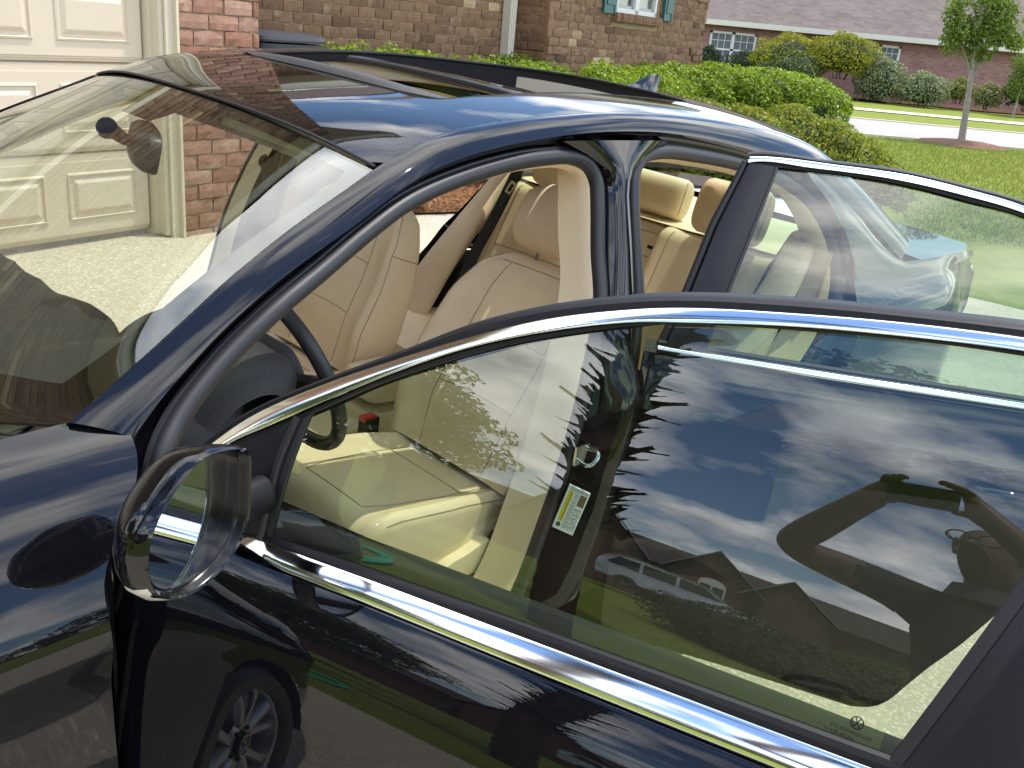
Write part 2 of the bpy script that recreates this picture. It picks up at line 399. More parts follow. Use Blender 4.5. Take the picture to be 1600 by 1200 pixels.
def brick_shape(seed, w=.2, h=.0705, d=.05):
    r = np.random.default_rng(seed); nx, nz_ = 5, 3
    x = np.linspace(-.5, .5, nx)*w; z = np.linspace(-.5, .5, nz_)*h
    V = []; 
    for xi in range(nx):
        for zi in range(nz_):
            e = (xi in (0, nx-1))+(zi in (0, nz_-1)); V.append((x[xi]+r.normal(0, .0014), d/2-.0035*e+r.normal(0, .0014), z[zi]+r.normal(0, .0016)))
    n = len(V); F = [[xi*nz_+zi, (xi+1)*nz_+zi, (xi+1)*nz_+zi+1, xi*nz_+zi+1] for xi in range(nx-1) for zi in range(nz_-1)]
    rim = [xi*nz_ for xi in range(nx)]+[(nx-1)*nz_+zi for zi in range(1, nz_)]+[xi*nz_+nz_-1 for xi in range(nx-2, -1, -1)]+[zi for zi in range(nz_-2, 0, -1)]
    for i in rim: V.append((V[i][0], -d/2, V[i][2]))
    k = len(rim)
    for i in range(k): F.append([rim[i], rim[(i+1) % k], n+(i+1) % k, n+i])
    return np.array(V), F
SHAPES = [brick_shape(s) for s in range(10)]
BRICK_LIST = []          # (kind, centre, axis e, normal n, length, shape, fac)
def brick_wall(kind, a0, a1, z0, z1, b, holes=(), ax='a', seed=0, course=.0805, ln=.207, proud=None):
    """bricks on a face of the house; ax 'a': face looks out along HN at offset b; ax 'b': return face at a=b"""
    r = np.random.default_rng(100+seed); k = 0; z = z0
    while z < z1-.01:
        x = a0-(ln/2 if k % 2 else 0)
        while x < a1-.002:
            l0, l1 = max(x, a0), min(x+ln-.0105, a1); x += ln
            if l1-l0 < .03: continue
            zc = z+course/2
            segs = [(l0, l1)]
            for (h0, h1, y0, y1) in holes:
                if y0-.02 < zc < y1+.02:
                    ns = []
                    for s0, s1 in segs:
                        if h1 <= s0 or h0 >= s1: ns.append((s0, s1))
                        else:
                            if h0-s0 > .03: ns.append((s0, h0-.008))
                            if s1-h1 > .03: ns.append((h1+.008, s1))
                    segs = ns
            for s0, s1 in segs:
                c = (s0+s1)/2; pr = r.normal(0, .002)+(proud(c, zc) if proud else 0)
                if ax == 'a': x_, y_ = hw(c, b-.022+pr); e, n = HE, HN
                else: x_, y_ = hw(b-.022+pr if ax == 'b+' else b+.022-pr, c); e = HN; n = HE if ax == 'b+' else -HE
                BRICK_LIST.append((kind, np.array([x_, y_, zc+r.normal(0, .0012)]), np.array([*e, 0]), np.array([*n, 0]), s1-s0, int(r.integers(10)), float(r.uniform()), r.normal(0, .006)))
        z += course; k += 1
GZ = .30
quoin = lambda e0, e1: (lambda c, z: .022 if ((abs(c-e0) < .22 or abs(c-e1) < .22) and (int((z-.02)/.0805) % 6) in (0, 1)) else 0)
# garage wing: pier beside the door, wall over the door, return wall, pieces left of the door
brick_wall('tan', .0, .556, 2.5, 4.95, 0, seed=21)
brick_wall('pink', .0, .556, GZ, 2.5, 0, seed=1, proud=lambda c, z: .016 if int((z-.30)/.0805) % 11 in (9, 10) and z > .9 else 0)
brick_wall('tan', -5.6, .0, 2.62, 4.95, 0, seed=2)
brick_wall('pink', -6.3, -5.6, GZ, 4.95, 0, seed=3)
brick_wall('tan', -1.13, -.02, GZ, 4.95, .556, ax='b+', seed=4)
# recessed wall and the projecting bay
brick_wall('tan', .556, 5.05, .18, 3.0, -1.13, seed=5)
brick_wall('tan', -1.13, -.735, .10, 3.0, 5.05, ax='b-', seed=6, proud=lambda c, z: .02 if int((z+.02)/.0805) % 9 in (7, 8) else 0)
WIN = (6.45, 7.62, 1.835, 2.75)
brick_wall('tan', 5.05, 9.20, .0, 3.0, -.72, holes=[(6.43, 7.66, 1.74, 2.80)], seed=7, proud=lambda c, z: .022 if ((c < 5.45 or c > 8.85) and int((z-.05)/.0805) % 9 in (7, 8)) else 0)
brick_wall('tan', -3.2, -.74, .0, 3.0, 9.20, ax='b+', seed=8)
house = empty('brick_house', (HQ[0], HQ[1], .2)); tag(house, 'brick house with a cream garage door and a window with teal shutters', 'house')
bpy.context.view_layer.update()
HINV = np.array([HQ[0], HQ[1], .2])
def hb(name, V, F, mat, parent=None, **k):
    V = np.asarray(V, float).reshape(-1, 3); return build(name, V-HINV, F, mat, parent or house, **k)
def hpts(a, b, z): x, y = hw(a, b); return np.stack(np.broadcast_arrays(x, y, np.asarray(z, float)), -1)
def hbox(mb, a0, a1, b0, b1, z0, z1):
    V = np.array([hpts(a, b, z) for a in (a0, a1) for b in (b0, b1) for z in (z0, z1)]); mb.add(V, [[0, 1, 3, 2], [4, 6, 7, 5], [0, 4, 5, 1], [2, 3, 7, 6], [0, 2, 6, 4], [1, 5, 7, 3]])
def hout(mb, name, mat, parent=None, **k):
    V = np.concatenate(mb.V); return hb(name, V, mb.F, mat, parent, **k)
# choose the bricks the picture shows largest
P = np.array([b_[1] for b_ in BRICK_LIST]); N_ = np.array([b_[3] for b_ in BRICK_LIST]); px, dep = project(P)
view = np.einsum('ij,ij->i', np.array([0, 0, CAM_H])-P, N_)/np.linalg.norm(np.array([0, 0, CAM_H])-P, axis=1)
inreg = np.zeros(len(P), bool)
for x0, x1, y0, y1 in ((272, 410, -6, 84), (284, 380, 188, 374), (405, 795, -6, 96), (784, 1112, -6, 116)): inreg |= (px[:, 0] > x0) & (px[:, 0] < x1) & (px[:, 1] > y0) & (px[:, 1] < y1)
score = np.where(inreg & (view > .05), np.array([b_[4] for b_ in BRICK_LIST])*view/dep**2, 0)
top300 = set(np.argsort(-score)[:300][score[np.argsort(-score)[:300]] > 0].tolist())
meshes = {}
rest = {'pink': MB(), 'tan': MB()}
for i, (kind, c, e, n, ln_, sh, fac, rot) in enumerate(BRICK_LIST):
    V, F = SHAPES[sh]
    if i in top300:
        key = (kind, sh)
        if key not in meshes:
            me = bpy.data.meshes.new('brick'); me.from_pydata(V.tolist(), [], F); me.materials.append(BR[kind]['object']); meshes[key] = me
        o = bpy.data.objects.new('brick', meshes[key]); COL.objects.link(o); o.parent = house
        Mx = Matrix.Identity(4); ee = e*math.cos(rot)+np.array([0, 0, math.sin(rot)]); uu_ = np.cross(ee, n)
        uu_ = uu_ if uu_[2] > 0 else -uu_
        for q in range(3): Mx[q][0] = ee[q]*ln_/.2; Mx[q][1] = n[q]; Mx[q][2] = uu_[q]; Mx[q][3] = c[q]-HINV[q]
        o.matrix_local = Mx
    else:
        W = c+(V[:, :1]*ln_/.2)*e+V[:, 1:2]*n+V[:, 2:]*np.array([0, 0, 1]); rest[kind].add(W, F, fac)
for kind, mb in rest.items():
    if mb.n:
        V = np.concatenate(mb.V)-HINV; tag(build('brickwork', V, mb.F, BR[kind]['attr'], house, smooth=False, attr=np.concatenate(mb.A)), kind='stuff')
# mortar backing walls
mb = MB(); M_ = .012
hbox(mb, .0+M_, .556-M_, -.5, -M_, .05, 4.95); hbox(mb, -5.6, .0+M_, -.3, -M_, 2.62, 4.95); hbox(mb, -6.3, -5.6, -.3, -M_, .2, 4.95); hbox(mb, .4, .556-M_, -1.2, -.02, .05, 4.95)
hbox(mb, .5, 5.3, -1.35, -1.13-M_, .0, 3.0); hbox(mb, 5.05+M_, 6.43, -1.2, -.72-M_, -.1, 3.0); hbox(mb, 7.66, 9.2-M_, -1.2, -.72-M_, -.1, 3.0); hbox(mb, 6.43, 7.66, -1.2, -.72-M_, -.1, 1.74); hbox(mb, 6.43, 7.66, -1.2, -.72-M_, 2.80, 3.0)
hbox(mb, 9.0, 9.2-M_, -3.2, -.74, -.1, 3.0); hout(mb, 'wall', MORTAR, smooth=False)
# garage door: five sections of raised panels
CREAM = plain('cream_door_paint', (.70, .595, .45), .55, bump=(300, .06, 'noise')); TRIMC = plain('cream_trim_paint', (.68, .605, .45), .5); WHITE = plain('white_paint', (.76, .75, .71), .45)
gd = MB(); hbox(gd, -5.5, -.10, -.19, -.155, .385, 2.56); gdo = hout(gd, 'garage_door', CREAM, smooth=False)
SEC = .4277; PW = .520
for k in range(5):
    z0 = .392+k*SEC; z1 = z0+SEC-.012
    mb = MB(); hbox(mb, -5.48, -.135, -.156, -.128, z0+.012, z1-.012); hbox(mb, -5.48, -.135, -.156, -.122, z0+.024, z1-.036); hbox(mb, -5.48, -.135, -.156, -.134, z0, z1); sec = hout(mb, 'door_section', CREAM, gdo, smooth=False); sec.parent = gdo
    sec.location = (0, 0, 0)
for k in range(5):
    z0 = .392+k*SEC
    for j in range(10):
        a1 = -.205-j*PW; a0 = a1-.405; zz0, zz1 = z0+.090, z0+SEC-.100
        def rect(i, d): return [hpts(a0+i, d, zz0+i), hpts(a1-i, d, zz0+i), hpts(a1-i, d, zz1-i), hpts(a0+i, d, zz1-i)]
        rows = [rect(0, -.1235), rect(.004, -.116), rect(.012, -.114), rect(.018, -.128), rect(.052, -.1115), rect(.056, -.111)]
        V = np.array(rows).reshape(-1, 3); F = [[r*4+q, r*4+(q+1) % 4, (r+1)*4+(q+1) % 4, (r+1)*4+q] for r in range(5) for q in range(4)]+[[20, 21, 22, 23]]
        hb('raised_panel', V, F, CREAM, gdo, smooth=False)
mb = MB(); hbox(mb, -.098, -.072, -.19, -.03, .36, 2.6); hbox(mb, -.225+.0, -.186, -.15, -.118, .37, 2.6) if False else None
hbox(mb, -.120, -.070, -.165, -.085, .36, 2.58); hbox(mb, -.070, -.014, -.19, -.012, .345, 2.62); hbox(mb, -.020, -.004, -.19, .012, .345, 2.62); hbox(mb, -5.6, -.004, -.19, .010, 2.55, 2.62); hbox(mb, -5.56, -5.49, -.19, -.012, .345, 2.62)
hout(mb, 'door_jamb', TRIMC, smooth=False)
# window with shutters and a brick sill
fr = MB()
w0, w1, y0, y1 = 6.50, 7.60, 1.835, 2.76
hbox(fr, w0, w1, -.80, -.735, y0, y0+.05); hbox(fr, w0, w1, -.80, -.735, y1-.05, y1); hbox(fr, w0, w0+.055, -.80, -.735, y0, y1); hbox(fr, w1-.055, w1, -.80, -.735, y0, y1); hbox(fr, (w0+w1)/2-.05, (w0+w1)/2+.05, -.80, -.735, y0, y1)
wf = hout(fr, 'window', WHITE, smooth=False)
mb = MB()
for c0_, c1_ in ((w0+.055, (w0+w1)/2-.05), ((w0+w1)/2+.05, w1-.055)):
    hbox(mb, c0_, c1_, -.790, -.762, y0+.05, y0+.085); hbox(mb, c0_, c0_+.028, -.790, -.762, y0+.05, y1-.05); hbox(mb, c1_-.028, c1_, -.790, -.762, y0+.05, y1-.05); hbox(mb, c0_, c1_, -.790, -.762, (y0+y1)/2-.02, (y0+y1)/2+.02)
hout(mb, 'sash', plain('grey_sash', (.42, .43, .43), .5), wf, smooth=False)
mb = MB(); mb.add(np.array([hpts(a, -.785, z) for a, z in ((w0, y0), (w1, y0), (w1, y1), (w0, y1))]), [[0, 1, 2, 3]]); hout(mb, 'pane', GLASS_HOUSE, wf)
mb = MB(); mb.add(np.array([hpts(a, -.84, z) for a, z in ((w0, y0), (w1, y0), (w1, y1), (w0, y1))]), [[0, 1, 2, 3]]); 
hout(mb, 'blind', plain('window_blind', (.42, .44, .45), .7, bump=(60, .4, 'noise')), wf)
TEAL = plain('teal_shutter_paint', (.028, .115, .112), .45)
for a0, a1 in ((6.13, 6.42), (7.72, 7.98)):
    mb = MB(); hbox(mb, a0, a1, -.725, -.690, 1.815, 2.80); sh = hout(mb, 'shutter', TEAL, smooth=False)
    mb = MB()
    for z0, z1 in ((1.90, 2.30), (2.38, 2.74)): hbox(mb, a0+.055, a1-.055, -.692, -.676, z0, z1)
    hbox(mb, a0, a0+.04, -.692, -.682, 1.815, 2.80); hbox(mb, a1-.04, a1, -.692, -.682, 1.815, 2.80); hout(mb, 'shutter_panel', TEAL, sh, smooth=False)
V, F = SHAPES[3]
for i in range(15):
    a = 6.455+i*.0815; me_o = build('sill_brick', V*np.array([.073/.2, 2.1, 1.25]), F, BR['tan']['object'], house, smooth=False)
    Mx = Matrix.Identity(4); c = hpts(a, -.70, 1.787)-HINV
    for q in range(3): Mx[q][0] = [*HE, 0][q]; Mx[q][1] = [*HN, 0][q]; Mx[q][2] = [0, 0, 1][q]; Mx[q][3] = c[q]
    me_o.matrix_local = Mx
# downspout
mb = MB(); hbox(mb, 4.835, 4.945, -1.12, -1.03, .16, 2.95); ds = hout(mb, 'downspout', plain('downspout_enamel', (.70, .66, .57), .4), smooth=False)
mb = MB(); hbox(mb, 4.857, 4.877, -1.035, -1.022, .16, 2.95); hbox(mb, 4.903, 4.923, -1.035, -1.022, .16, 2.95); hbox(mb, 4.82, 4.96, -1.13, -1.02, 1.15, 1.18); hout(mb, 'downspout_rib', plain('downspout_enamel_b', (.70, .66, .57), .4), ds, smooth=False)
# eaves, gutters and roofs
SHING = soil_mat('roof_shingles_near', [(.3, (.10, .075, .065)), (.7, (.20, .155, .135))], 3, 60)
FASC = plain('fascia_paint', (.66, .61, .50), .5)
mb = MB(); hbox(mb, .556, 5.05, -.72, -.66, 2.86, 3.06); hbox(mb, .556, 5.05, -1.2, -.72, 2.86, 2.885); hbox(mb, 4.62, 9.55, -.36, -.30, 2.86, 3.06); hbox(mb, 4.62, 9.55, -.80, -.36, 2.86, 2.885); hbox(mb, 4.62, 4.68, -1.2, -.30, 2.86, 3.06); hbox(mb, 9.50, 9.56, -3.4, -.30, 2.86, 3.06)
hout(mb, 'fascia', FASC, smooth=False)
mb = MB()
for a0, a1, b0 in ((.56, 5.0, -.62), (4.60, 9.58, -.26)): mb.add(*grid(np.array([hpts(np.linspace(a0, a1, 4), b0-(k*.9), 3.05+k*.62) for k in np.linspace(0, 4.4, 6)])))
hout(mb, 'roof', SHING)
mb = MB(); hbox(mb, -6.6, .95, -.35, .32, 4.93, 4.97); hbox(mb, -6.6, .95, .26, .32, 4.90, 5.13); hbox(mb, .90, .96, -4, .32, 4.90, 5.13); hout(mb, 'eave', FASC, smooth=False)
mb = MB(); mb.add(*grid(np.array([hpts(np.linspace(-6.7, 1.0, 4), .36-k, 5.10+k*.35) for k in np.linspace(0, 4, 4)]))); hout(mb, 'roof', SHING)
# =================================================================== THE CAR
# body frame: s runs to the rear (m behind the front axle), y to the driver's side, z up
car = empty('parked_car')
M = Matrix.Identity(4)
for i in range(3):
    M[i][0] = -REAR[i]; M[i][1] = LEFT[i]; M[i][2] = UPC[i]; M[i][3] = OC[i]
car.matrix_world = M
tag(car, 'black sedan with its doors and sunroof open and a cream leather interior', 'car')
def cb(name, V, F, mat, parent=None, **k): return build(name, V, F, mat, parent or car, car=True, **k)
def cout(mb, name, mat, parent=None, **k): return mb.out(name, mat, parent or car, car=True, **k)
def ip(x, tab): 
    tab = np.asarray(tab, float); return np.stack([np.interp(x, tab[:, 0], tab[:, c]) for c in range(1, tab.shape[1])], -1)

# ---- main curves -------------------------------------------------------------
A_TAB = [(.573, .709, 1.055), (.668, .689, 1.109), (.780, .665, 1.176), (.841, .650, 1.212), (.905, .636, 1.246), (.972, .622, 1.280),
         (1.042, .608, 1.312), (1.116, .595, 1.345), (1.179, .583, 1.374), (1.242, .573, 1.399), (1.303, .566, 1.420), (1.367, .560, 1.435), (1.455, .556, 1.448), (1.545, .555, 1.459),
         (1.690, .555, 1.471), (1.84, .555, 1.480), (2.09, .556, 1.480), (2.40, .556, 1.464), (2.65, .565, 1.437), (2.82, .577, 1.402), (3.0, .59, 1.335),
         (3.2, .625, 1.235), (3.42, .665, 1.115)]
B_TAB = [(.644, .753, 1.034), (.698, .735, 1.080), (.750, .721, 1.118), (.810, .706, 1.158), (.872, .693, 1.194), (.936, .681, 1.227), (1.003, .670, 1.258),
         (1.088, .656, 1.295), (1.189, .639, 1.344), (1.271, .627, 1.375), (1.395, .617, 1.404), (1.53, .611, 1.424), (1.68, .607, 1.439), (1.845, .606, 1.446),
         (2.02, .609, 1.443), (2.294, .624, 1.416), (2.55, .645, 1.375), (2.75, .672, 1.315), (2.93, .708, 1.225), (3.08, .745, 1.13), (3.20, .772, 1.06)]
A_C = spline(A_TAB, 110); B_C = spline(B_TAB, 110)
ZC = [(.9, 1.35), (1.13, 1.423), (1.3, 1.453), (1.6, 1.488), (1.9, 1.505), (2.2, 1.506), (2.5, 1.496), (2.72, 1.477), (2.9, 1.44), (3.1, 1.36)]
ZCs = spline(ZC, 90)
def zc_roof(s): return np.interp(s, ZCs[:, 0], ZCs[:, 1])
def ya(s): return np.interp(s, A_C[:, 0], A_C[:, 1])
def za(s): return np.interp(s, A_C[:, 0], A_C[:, 2])
def zroof(s, y):
    t = np.abs(y)/ya(s); return zc_roof(s) + (za(s)-zc_roof(s))*(0.55*t**2+0.45*t**4)

# ---- roof panel with the sunroof cut-out ---------------------------------------
HDR = lambda y: 1.125 + 0.055*(np.abs(y)/.583)**2
def loop_rect(s0, s1, y0, y1, r, n, rr_=None):
    c = []
    for (cs, cy, a0, r) in ((s0+r, y0+r, 180, r), (s1-(rr_ or r), y0+(rr_ or r), 270, rr_ or r), (s1-r, y1-r, 0, r), (s0+r, y1-r, 90, r)):
        for a in np.linspace(a0, a0+90, 9): c.append((cs+r*math.cos(a*D), cy+r*math.sin(a*D)))
    return resample(c, n, True)
N = 240
outer = []
ys = np.linspace(-.583, .583, 41); outer += [(HDR(y), y) for y in ys]
ss = np.linspace(1.181, 2.78, 70)[1:]; outer += [(s, ya(s)) for s in ss]
ys = np.linspace(ya(2.78), -ya(2.78), 41)[1:]; outer += [(2.78+.09*(1-(y/.56)**2), y) for y in ys]
outer += [(s, -ya(s)) for s in ss[::-1][1:]]
outer = resample(outer, N, True)
hole = loop_rect(1.45, 2.46, -.415, .385, .07, N, .30)
def align(loop, ref_c, start_ang=None):
    a = np.arctan2(loop[:, 1], loop[:, 0]-1.95); return a
# match both loops by polar angle about the roof centre
def by_angle(loop, ang, c=(1.95, -.01)):
    d = loop-np.array(c); a = np.unwrap(np.arctan2(d[:, 1]/.45, d[:, 0]/.75))
    if a[-1] < a[0]: loop = loop[::-1]; d = loop-np.array(c); a = np.unwrap(np.arctan2(d[:, 1]/.45, d[:, 0]/.75))
    a2 = np.concatenate([a-2*np.pi, a, a+2*np.pi]); l2 = np.vstack([loop]*3)
    return np.stack([np.interp(ang, a2, l2[:, 0]), np.interp(ang, a2, l2[:, 1])], 1)
ANG = np.linspace(-np.pi, np.pi, N, endpoint=False)
Lo = by_angle(outer, ANG); Lh = by_angle(hole, ANG)
rings = []
for k in np.linspace(0, 1, 18):
    p = Lo*(1-k)+Lh*k; rings.append(np.column_stack([p, zroof(p[:, 0], p[:, 1])]))
lip = np.column_stack([Lh, zroof(Lh[:, 0], Lh[:, 1])])
c0 = np.array([1.95, -.01])
def shrink(P, d):
    v = P[:, :2]-c0; v = v/np.linalg.norm(v, axis=1, keepdims=True); Q = P.copy(); Q[:, :2] -= v*d; return Q
r1 = shrink(lip, .006); r1[:, 2] -= .004
cb('roof_panel', *grid(np.array(rings+[r1]), False, True), PAINT, angle=30)
mb = MB(); r2 = r1.copy(); r2[:, 2] -= .026+.062*sstep(r1[:, 0], 1.75, 2.46); r3 = shrink(r2, -.012); r3[:, 2] -= .002; r0 = shrink(lip, .004); r0[:, 2] -= .0015
mb.grid(np.array([r1, r2, r3]), False, True)
mb.tube(shrink(lip, .0085)-np.array([0, 0, .003]), .005, 6, True)
cout(mb, 'sunroof_well', MATTE)
# sliding glass panel, slid part of the way back
pan = loop_rect(1.775, 2.43, -.368, .352, .05, 120, .27)
P0 = np.column_stack([pan, zroof(pan[:, 0], pan[:, 1])-.012-.066*sstep(pan[:, 0], 1.70, 2.46)])
ctr = np.array([2.08, -.01])
rg = [P0-np.array([0, 0, .012]), P0]
for k in (.03, .2, .45, .7, .95):
    q = pan+(ctr-pan)*k; rg.append(np.column_stack([q, zroof(q[:, 0], q[:, 1])-.0095-.066*sstep(q[:, 0], 1.70, 2.46)]))
pn = cb('sunroof_panel', *grid(np.array(rg), False, True), plain('sunroof_tint', (.006, .006, .007), .02))
mb = MB(); mb.tube(P0-np.array([0, 0, .004]), .0085, 8, True); cout(mb, 'panel_seal', RUBBER, pn)
# raised wind deflector
yy = np.linspace(-.40, .372, 30); sec = []
for y in yy:
    e = abs(y+.014)/.386; s0 = 1.452+.045*e**4; zz_ = zroof(s0, y)
    s0 = s0-.0
    top = .015*(1-.9*e**3)
    sec.append([(s0-.004, y, zz_+.001), (s0+.006, y, zz_+top*.75), (s0+.018, y, zz_+top), (s0+.034, y, zz_+top-.001), (s0+.038, y, zz_+top-.010), (s0+.026, y, zz_-.012)])
cb('wind_deflector', *grid(np.array(sec), False, True), plain('deflector_plastic', (.05, .048, .05), .5, bump=(500, .1, 'noise')))
# deflector arms
mb = MB()
for y in (-.392, .362): mb.tube([(1.49, y, zroof(1.49, y)-.004), (1.62, y, zroof(1.62, y)-.018), (1.75, y, zroof(1.75, y)-.04)], .005, 6)
cout(mb, 'deflector_arm', MATTE)

# ---- side frames (A pillar, cant rail, C pillar) ------------------------------------
def side_frame(sd):
    n = 110; rows = []
    ta = np.linspace(0, 1, n)
    a = A_C[:, :]; sb = np.linspace(B_C[0, 0], B_C[-1, 0], n); b = np.stack([np.interp(sb, B_C[:, 0], B_C[:, c]) for c in range(3)], 1)
    sa = np.linspace(A_C[0, 0], A_C[-1, 0], n); sa = .573+(sb-sb[0])*(3.42-.573)/(sb[-1]-sb[0])*1.0
    w_ = sstep(sb, 2.3, 3.2); sa = (sb-.045-.025*(1-sstep(sb, .65, 1.4)))*(1-w_)+sa*w_
    a = np.stack([np.interp(sa, A_C[:, 0], A_C[:, c]) for c in range(3)], 1)
    out = np.array([0, .60, .80])
    wd = np.linalg.norm(b-a, axis=1)[:, None]
    cr = (.06+.09*sstep(sb, 1.1, 1.5))[:, None]*wd
    rows.append(a-out*.004-np.array([0, .004, 0])); rows.append(a)
    for k in (.06, .16, .3, .45, .6, .74, .86, .95):
        rows.append(a*(1-k)+b*k+out*cr*(1-(2*k-1)**2))
    rows.append(b)
    rows.append(b+np.array([0, -.006, -.010])); rows.append(b+np.array([0, -.030, -.012]))
    P = np.array(rows)
    if sd < 0: P[..., 1] *= -1
    return P
for sd in (1, -1): cb('side_frame', *grid(side_frame(sd)), PAINT, angle=34)
# drip channel line between roof and frame
for sd in (1, -1):
    mb = MB(); p = A_C[(A_C[:, 0] > 1.17) & (A_C[:, 0] < 2.8)].copy(); p[:, 1] *= sd
    mb.tube(p+np.array([0, 0, -.0018]), .0018, 6); cout(mb, 'roof_joint', RUBBER)
mb = MB(); y = np.linspace(-.578, .578, 30); mb.tube(np.column_stack([HDR(y)-.003, y, zroof(HDR(y), y)-.002]), .0030, 6); cout(mb, 'header_seal', RUBBER)

# ---- windshield -------------------------------------------------------------------------
def ws(u, t, off=0.0):
    """u -1..1 across, t 0..1 up"""
    tt = np.clip(t, 0, 1); s_e = .568+tt*(1.172-.568); y_e = np.interp(s_e, A_C[:, 0], A_C[:, 1])-.004; z_e = np.interp(s_e, A_C[:, 0], A_C[:, 2])-.003
    s_c = .335+t*(1.131-.335)+.0*t; z_c = .985+t*(1.419-.985)+.035*np.sin(np.pi*t)
    b = 1-np.abs(u)**2.2
    return np.stack([s_e+(s_c-s_e)*b, y_e*u, z_e+(z_c-z_e)*b - off], -1)
uu, tt = np.meshgrid(np.linspace(-1, 1, 49), np.linspace(0, 1, 40))
cb('windshield', *grid(ws(uu, tt)), GLASS_FRONT)
wsh = bpy.data.objects['windshield']
mb = MB()
def ws_patch(u0, u1, t0, t1, n=24, m=24):
    a, b = np.meshgrid(np.linspace(0, 1, n), np.linspace(0, 1, m))
    tq = t0(b, a) if callable(t0) else t0+(t1-t0)*b
    uq = (u0(tq) if callable(u0) else u0) + ((u1(tq) if callable(u1) else u1)-(u0(tq) if callable(u0) else u0))*a
    return ws(uq, tq, .004)
edge = lambda t: .925+.02*t-.05*(1-t)**6-.06*sstep(t, .93, 1.0)
mb.grid(ws_patch(edge, lambda t: 1.0+0*t, 0, 1)); mb.grid(ws_patch(lambda t: -1.0+0*t, lambda t: -edge(t), 0, 1))
mb.grid(ws_patch(-.93, .93, .955, 1.0)); mb.grid(ws_patch(-.93, .93, 0, .12))
cout(mb, 'ceramic_border', FRIT, wsh)
mb = MB(); a, b = np.meshgrid(np.linspace(-.16, .16, 12), np.linspace(.84, .956, 8)); 
cout(mb.grid(ws(a*(1-.35*(.956-b)/.116), b, .004)), 'sensor_band', FRIT, wsh)

# ---- fender, hood, front -------------------------------------------------------------------
def fender_edge(z): return .546+.096*sstep(z, .87, 1.04)
def fender(sd):
    zrow = None; P = []
    for k, q in enumerate(np.linspace(0, 1, 34)):
        row = []
        # section points at the rear end (y,z) and how they move forward
        secr = spline([(.700, 1.056), (.733, 1.046), (.762, 1.032), (.798, 1.000), (.836, .945), (.868, .885), (.890, .838), (.897, .80), (.888, .755), (.893, .68), (.905, .58), (.909, .48), (.902, .38), (.885, .26)], 44)
        secf = spline([(.665, .945), (.715, .920), (.76, .885), (.80, .845), (.835, .80), (.86, .765), (.873, .735), (.876, .70), (.872, .66), (.87, .6), (.872, .52), (.87, .44), (.86, .36), (.84, .26)], 44)
        w_ = sstep(q, 0, 1)*.0+q
        sec = secr*(1-w_)+secf*w_
        s_r = fender_edge(sec[:, 1]); s = s_r+(-.95-s_r)*q
        taper = -.14*sstep(-s, .35, .95)
        P.append(np.column_stack([s, sec[:, 0]+taper, sec[:, 1]]))
    P = np.array(P); P = np.concatenate([P[:1]+np.array([-.0, -.012, -.004]), P])
    if sd < 0: P[..., 1] *= -1
    return P
def cut_arch(P, cs, cz, r):
    V, F = grid(P); keep = []
    c = V[:, 0]-cs; inside = (c**2+(V[:, 2]-cz)**2 < r*r)
    for f in F:
        if not all(inside[i] for i in f): keep.append(f)
    # pull the still-inside vertices of border faces onto the arch
    used = set(i for f in keep for i in f)
    for i in used:
        if inside[i]:
            d = np.array([V[i, 0]-cs, V[i, 2]-cz]); d = d/np.linalg.norm(d)*r; V[i, 0] = cs+d[0]; V[i, 2] = cz+d[1]
    return V, keep
for sd in (1, -1):
    fo = cb('front_fender', *cut_arch(fender(sd), 0, .33, .375), PAINT, angle=30)
    mb = MB()
    an = np.linspace(-10, 190, 40)
    for y0, y1, r in ((.885, .62, .372),):
        mb.grid(np.array([[( -math.cos(a*D)*r, sd*y, .33+math.sin(a*D)*r) for a in an] for y in (y0, .75, y1)]))
    cout(mb, 'wheel_liner', CARPET, fo)
q, u = np.meshgrid(np.linspace(0, 1, 20), np.linspace(-1, 1, 31))
hood = np.stack([.40-q*1.38+.20*np.abs(u)**2*(1-q)+.18*np.abs(u)**3*q, u*(.695-.03*q), 1.0-.105*q**1.6+.03*(1-np.abs(u)**2.5)+.045*np.abs(u)**6*(1-q)-.004], -1)
cb('hood', *grid(hood), PAINT)
mb = MB(); u = np.linspace(-.64, .64, 30)
mb.grid(np.array([np.column_stack([.335+.23*np.abs(u/.655)**2.2+.02, u, .985+.035*np.abs(u/.655)**2.2+.002]), np.column_stack([.40+.20*np.abs(u/.66)**2-.03, u, 1.0+0*u-.006])]))
cout(mb, 'cowl_panel', MATTE)
# front bumper shell with grille, lamps
u, v = np.meshgrid(np.linspace(-1, 1, 31), np.linspace(0, 1, 12))
fb = np.stack([-.99-.10*(1-np.abs(u)**2.4)-.03*np.sin(np.pi*v)+.55*np.abs(u)**9, u*.755+.0*v, .86-.62*v], -1)
bmp = cb('front_bumper', *grid(fb), PAINT)
mb = MB()
for k in range(4):
    z = .74-.035*k; y = np.linspace(-.5, .5, 24); mb.tube(np.column_stack([-1.125+.10*np.abs(y/.755)**2.4, y, z+0*y]), .008, 6)
cout(mb, 'grille_bar', CHROME, bmp)
for sd in (1, -1):
    y, z = np.meshgrid(np.linspace(.50, .735, 10), np.linspace(.66, .78, 6))
    cb('headlight', *grid(np.stack([-1.13+.10*(y/.755)**2.4+.45*(y/.755)**9+.02, sd*y, z], -1)), plain('lamp_lens', (.6, .62, .65), .05, metal=.6))

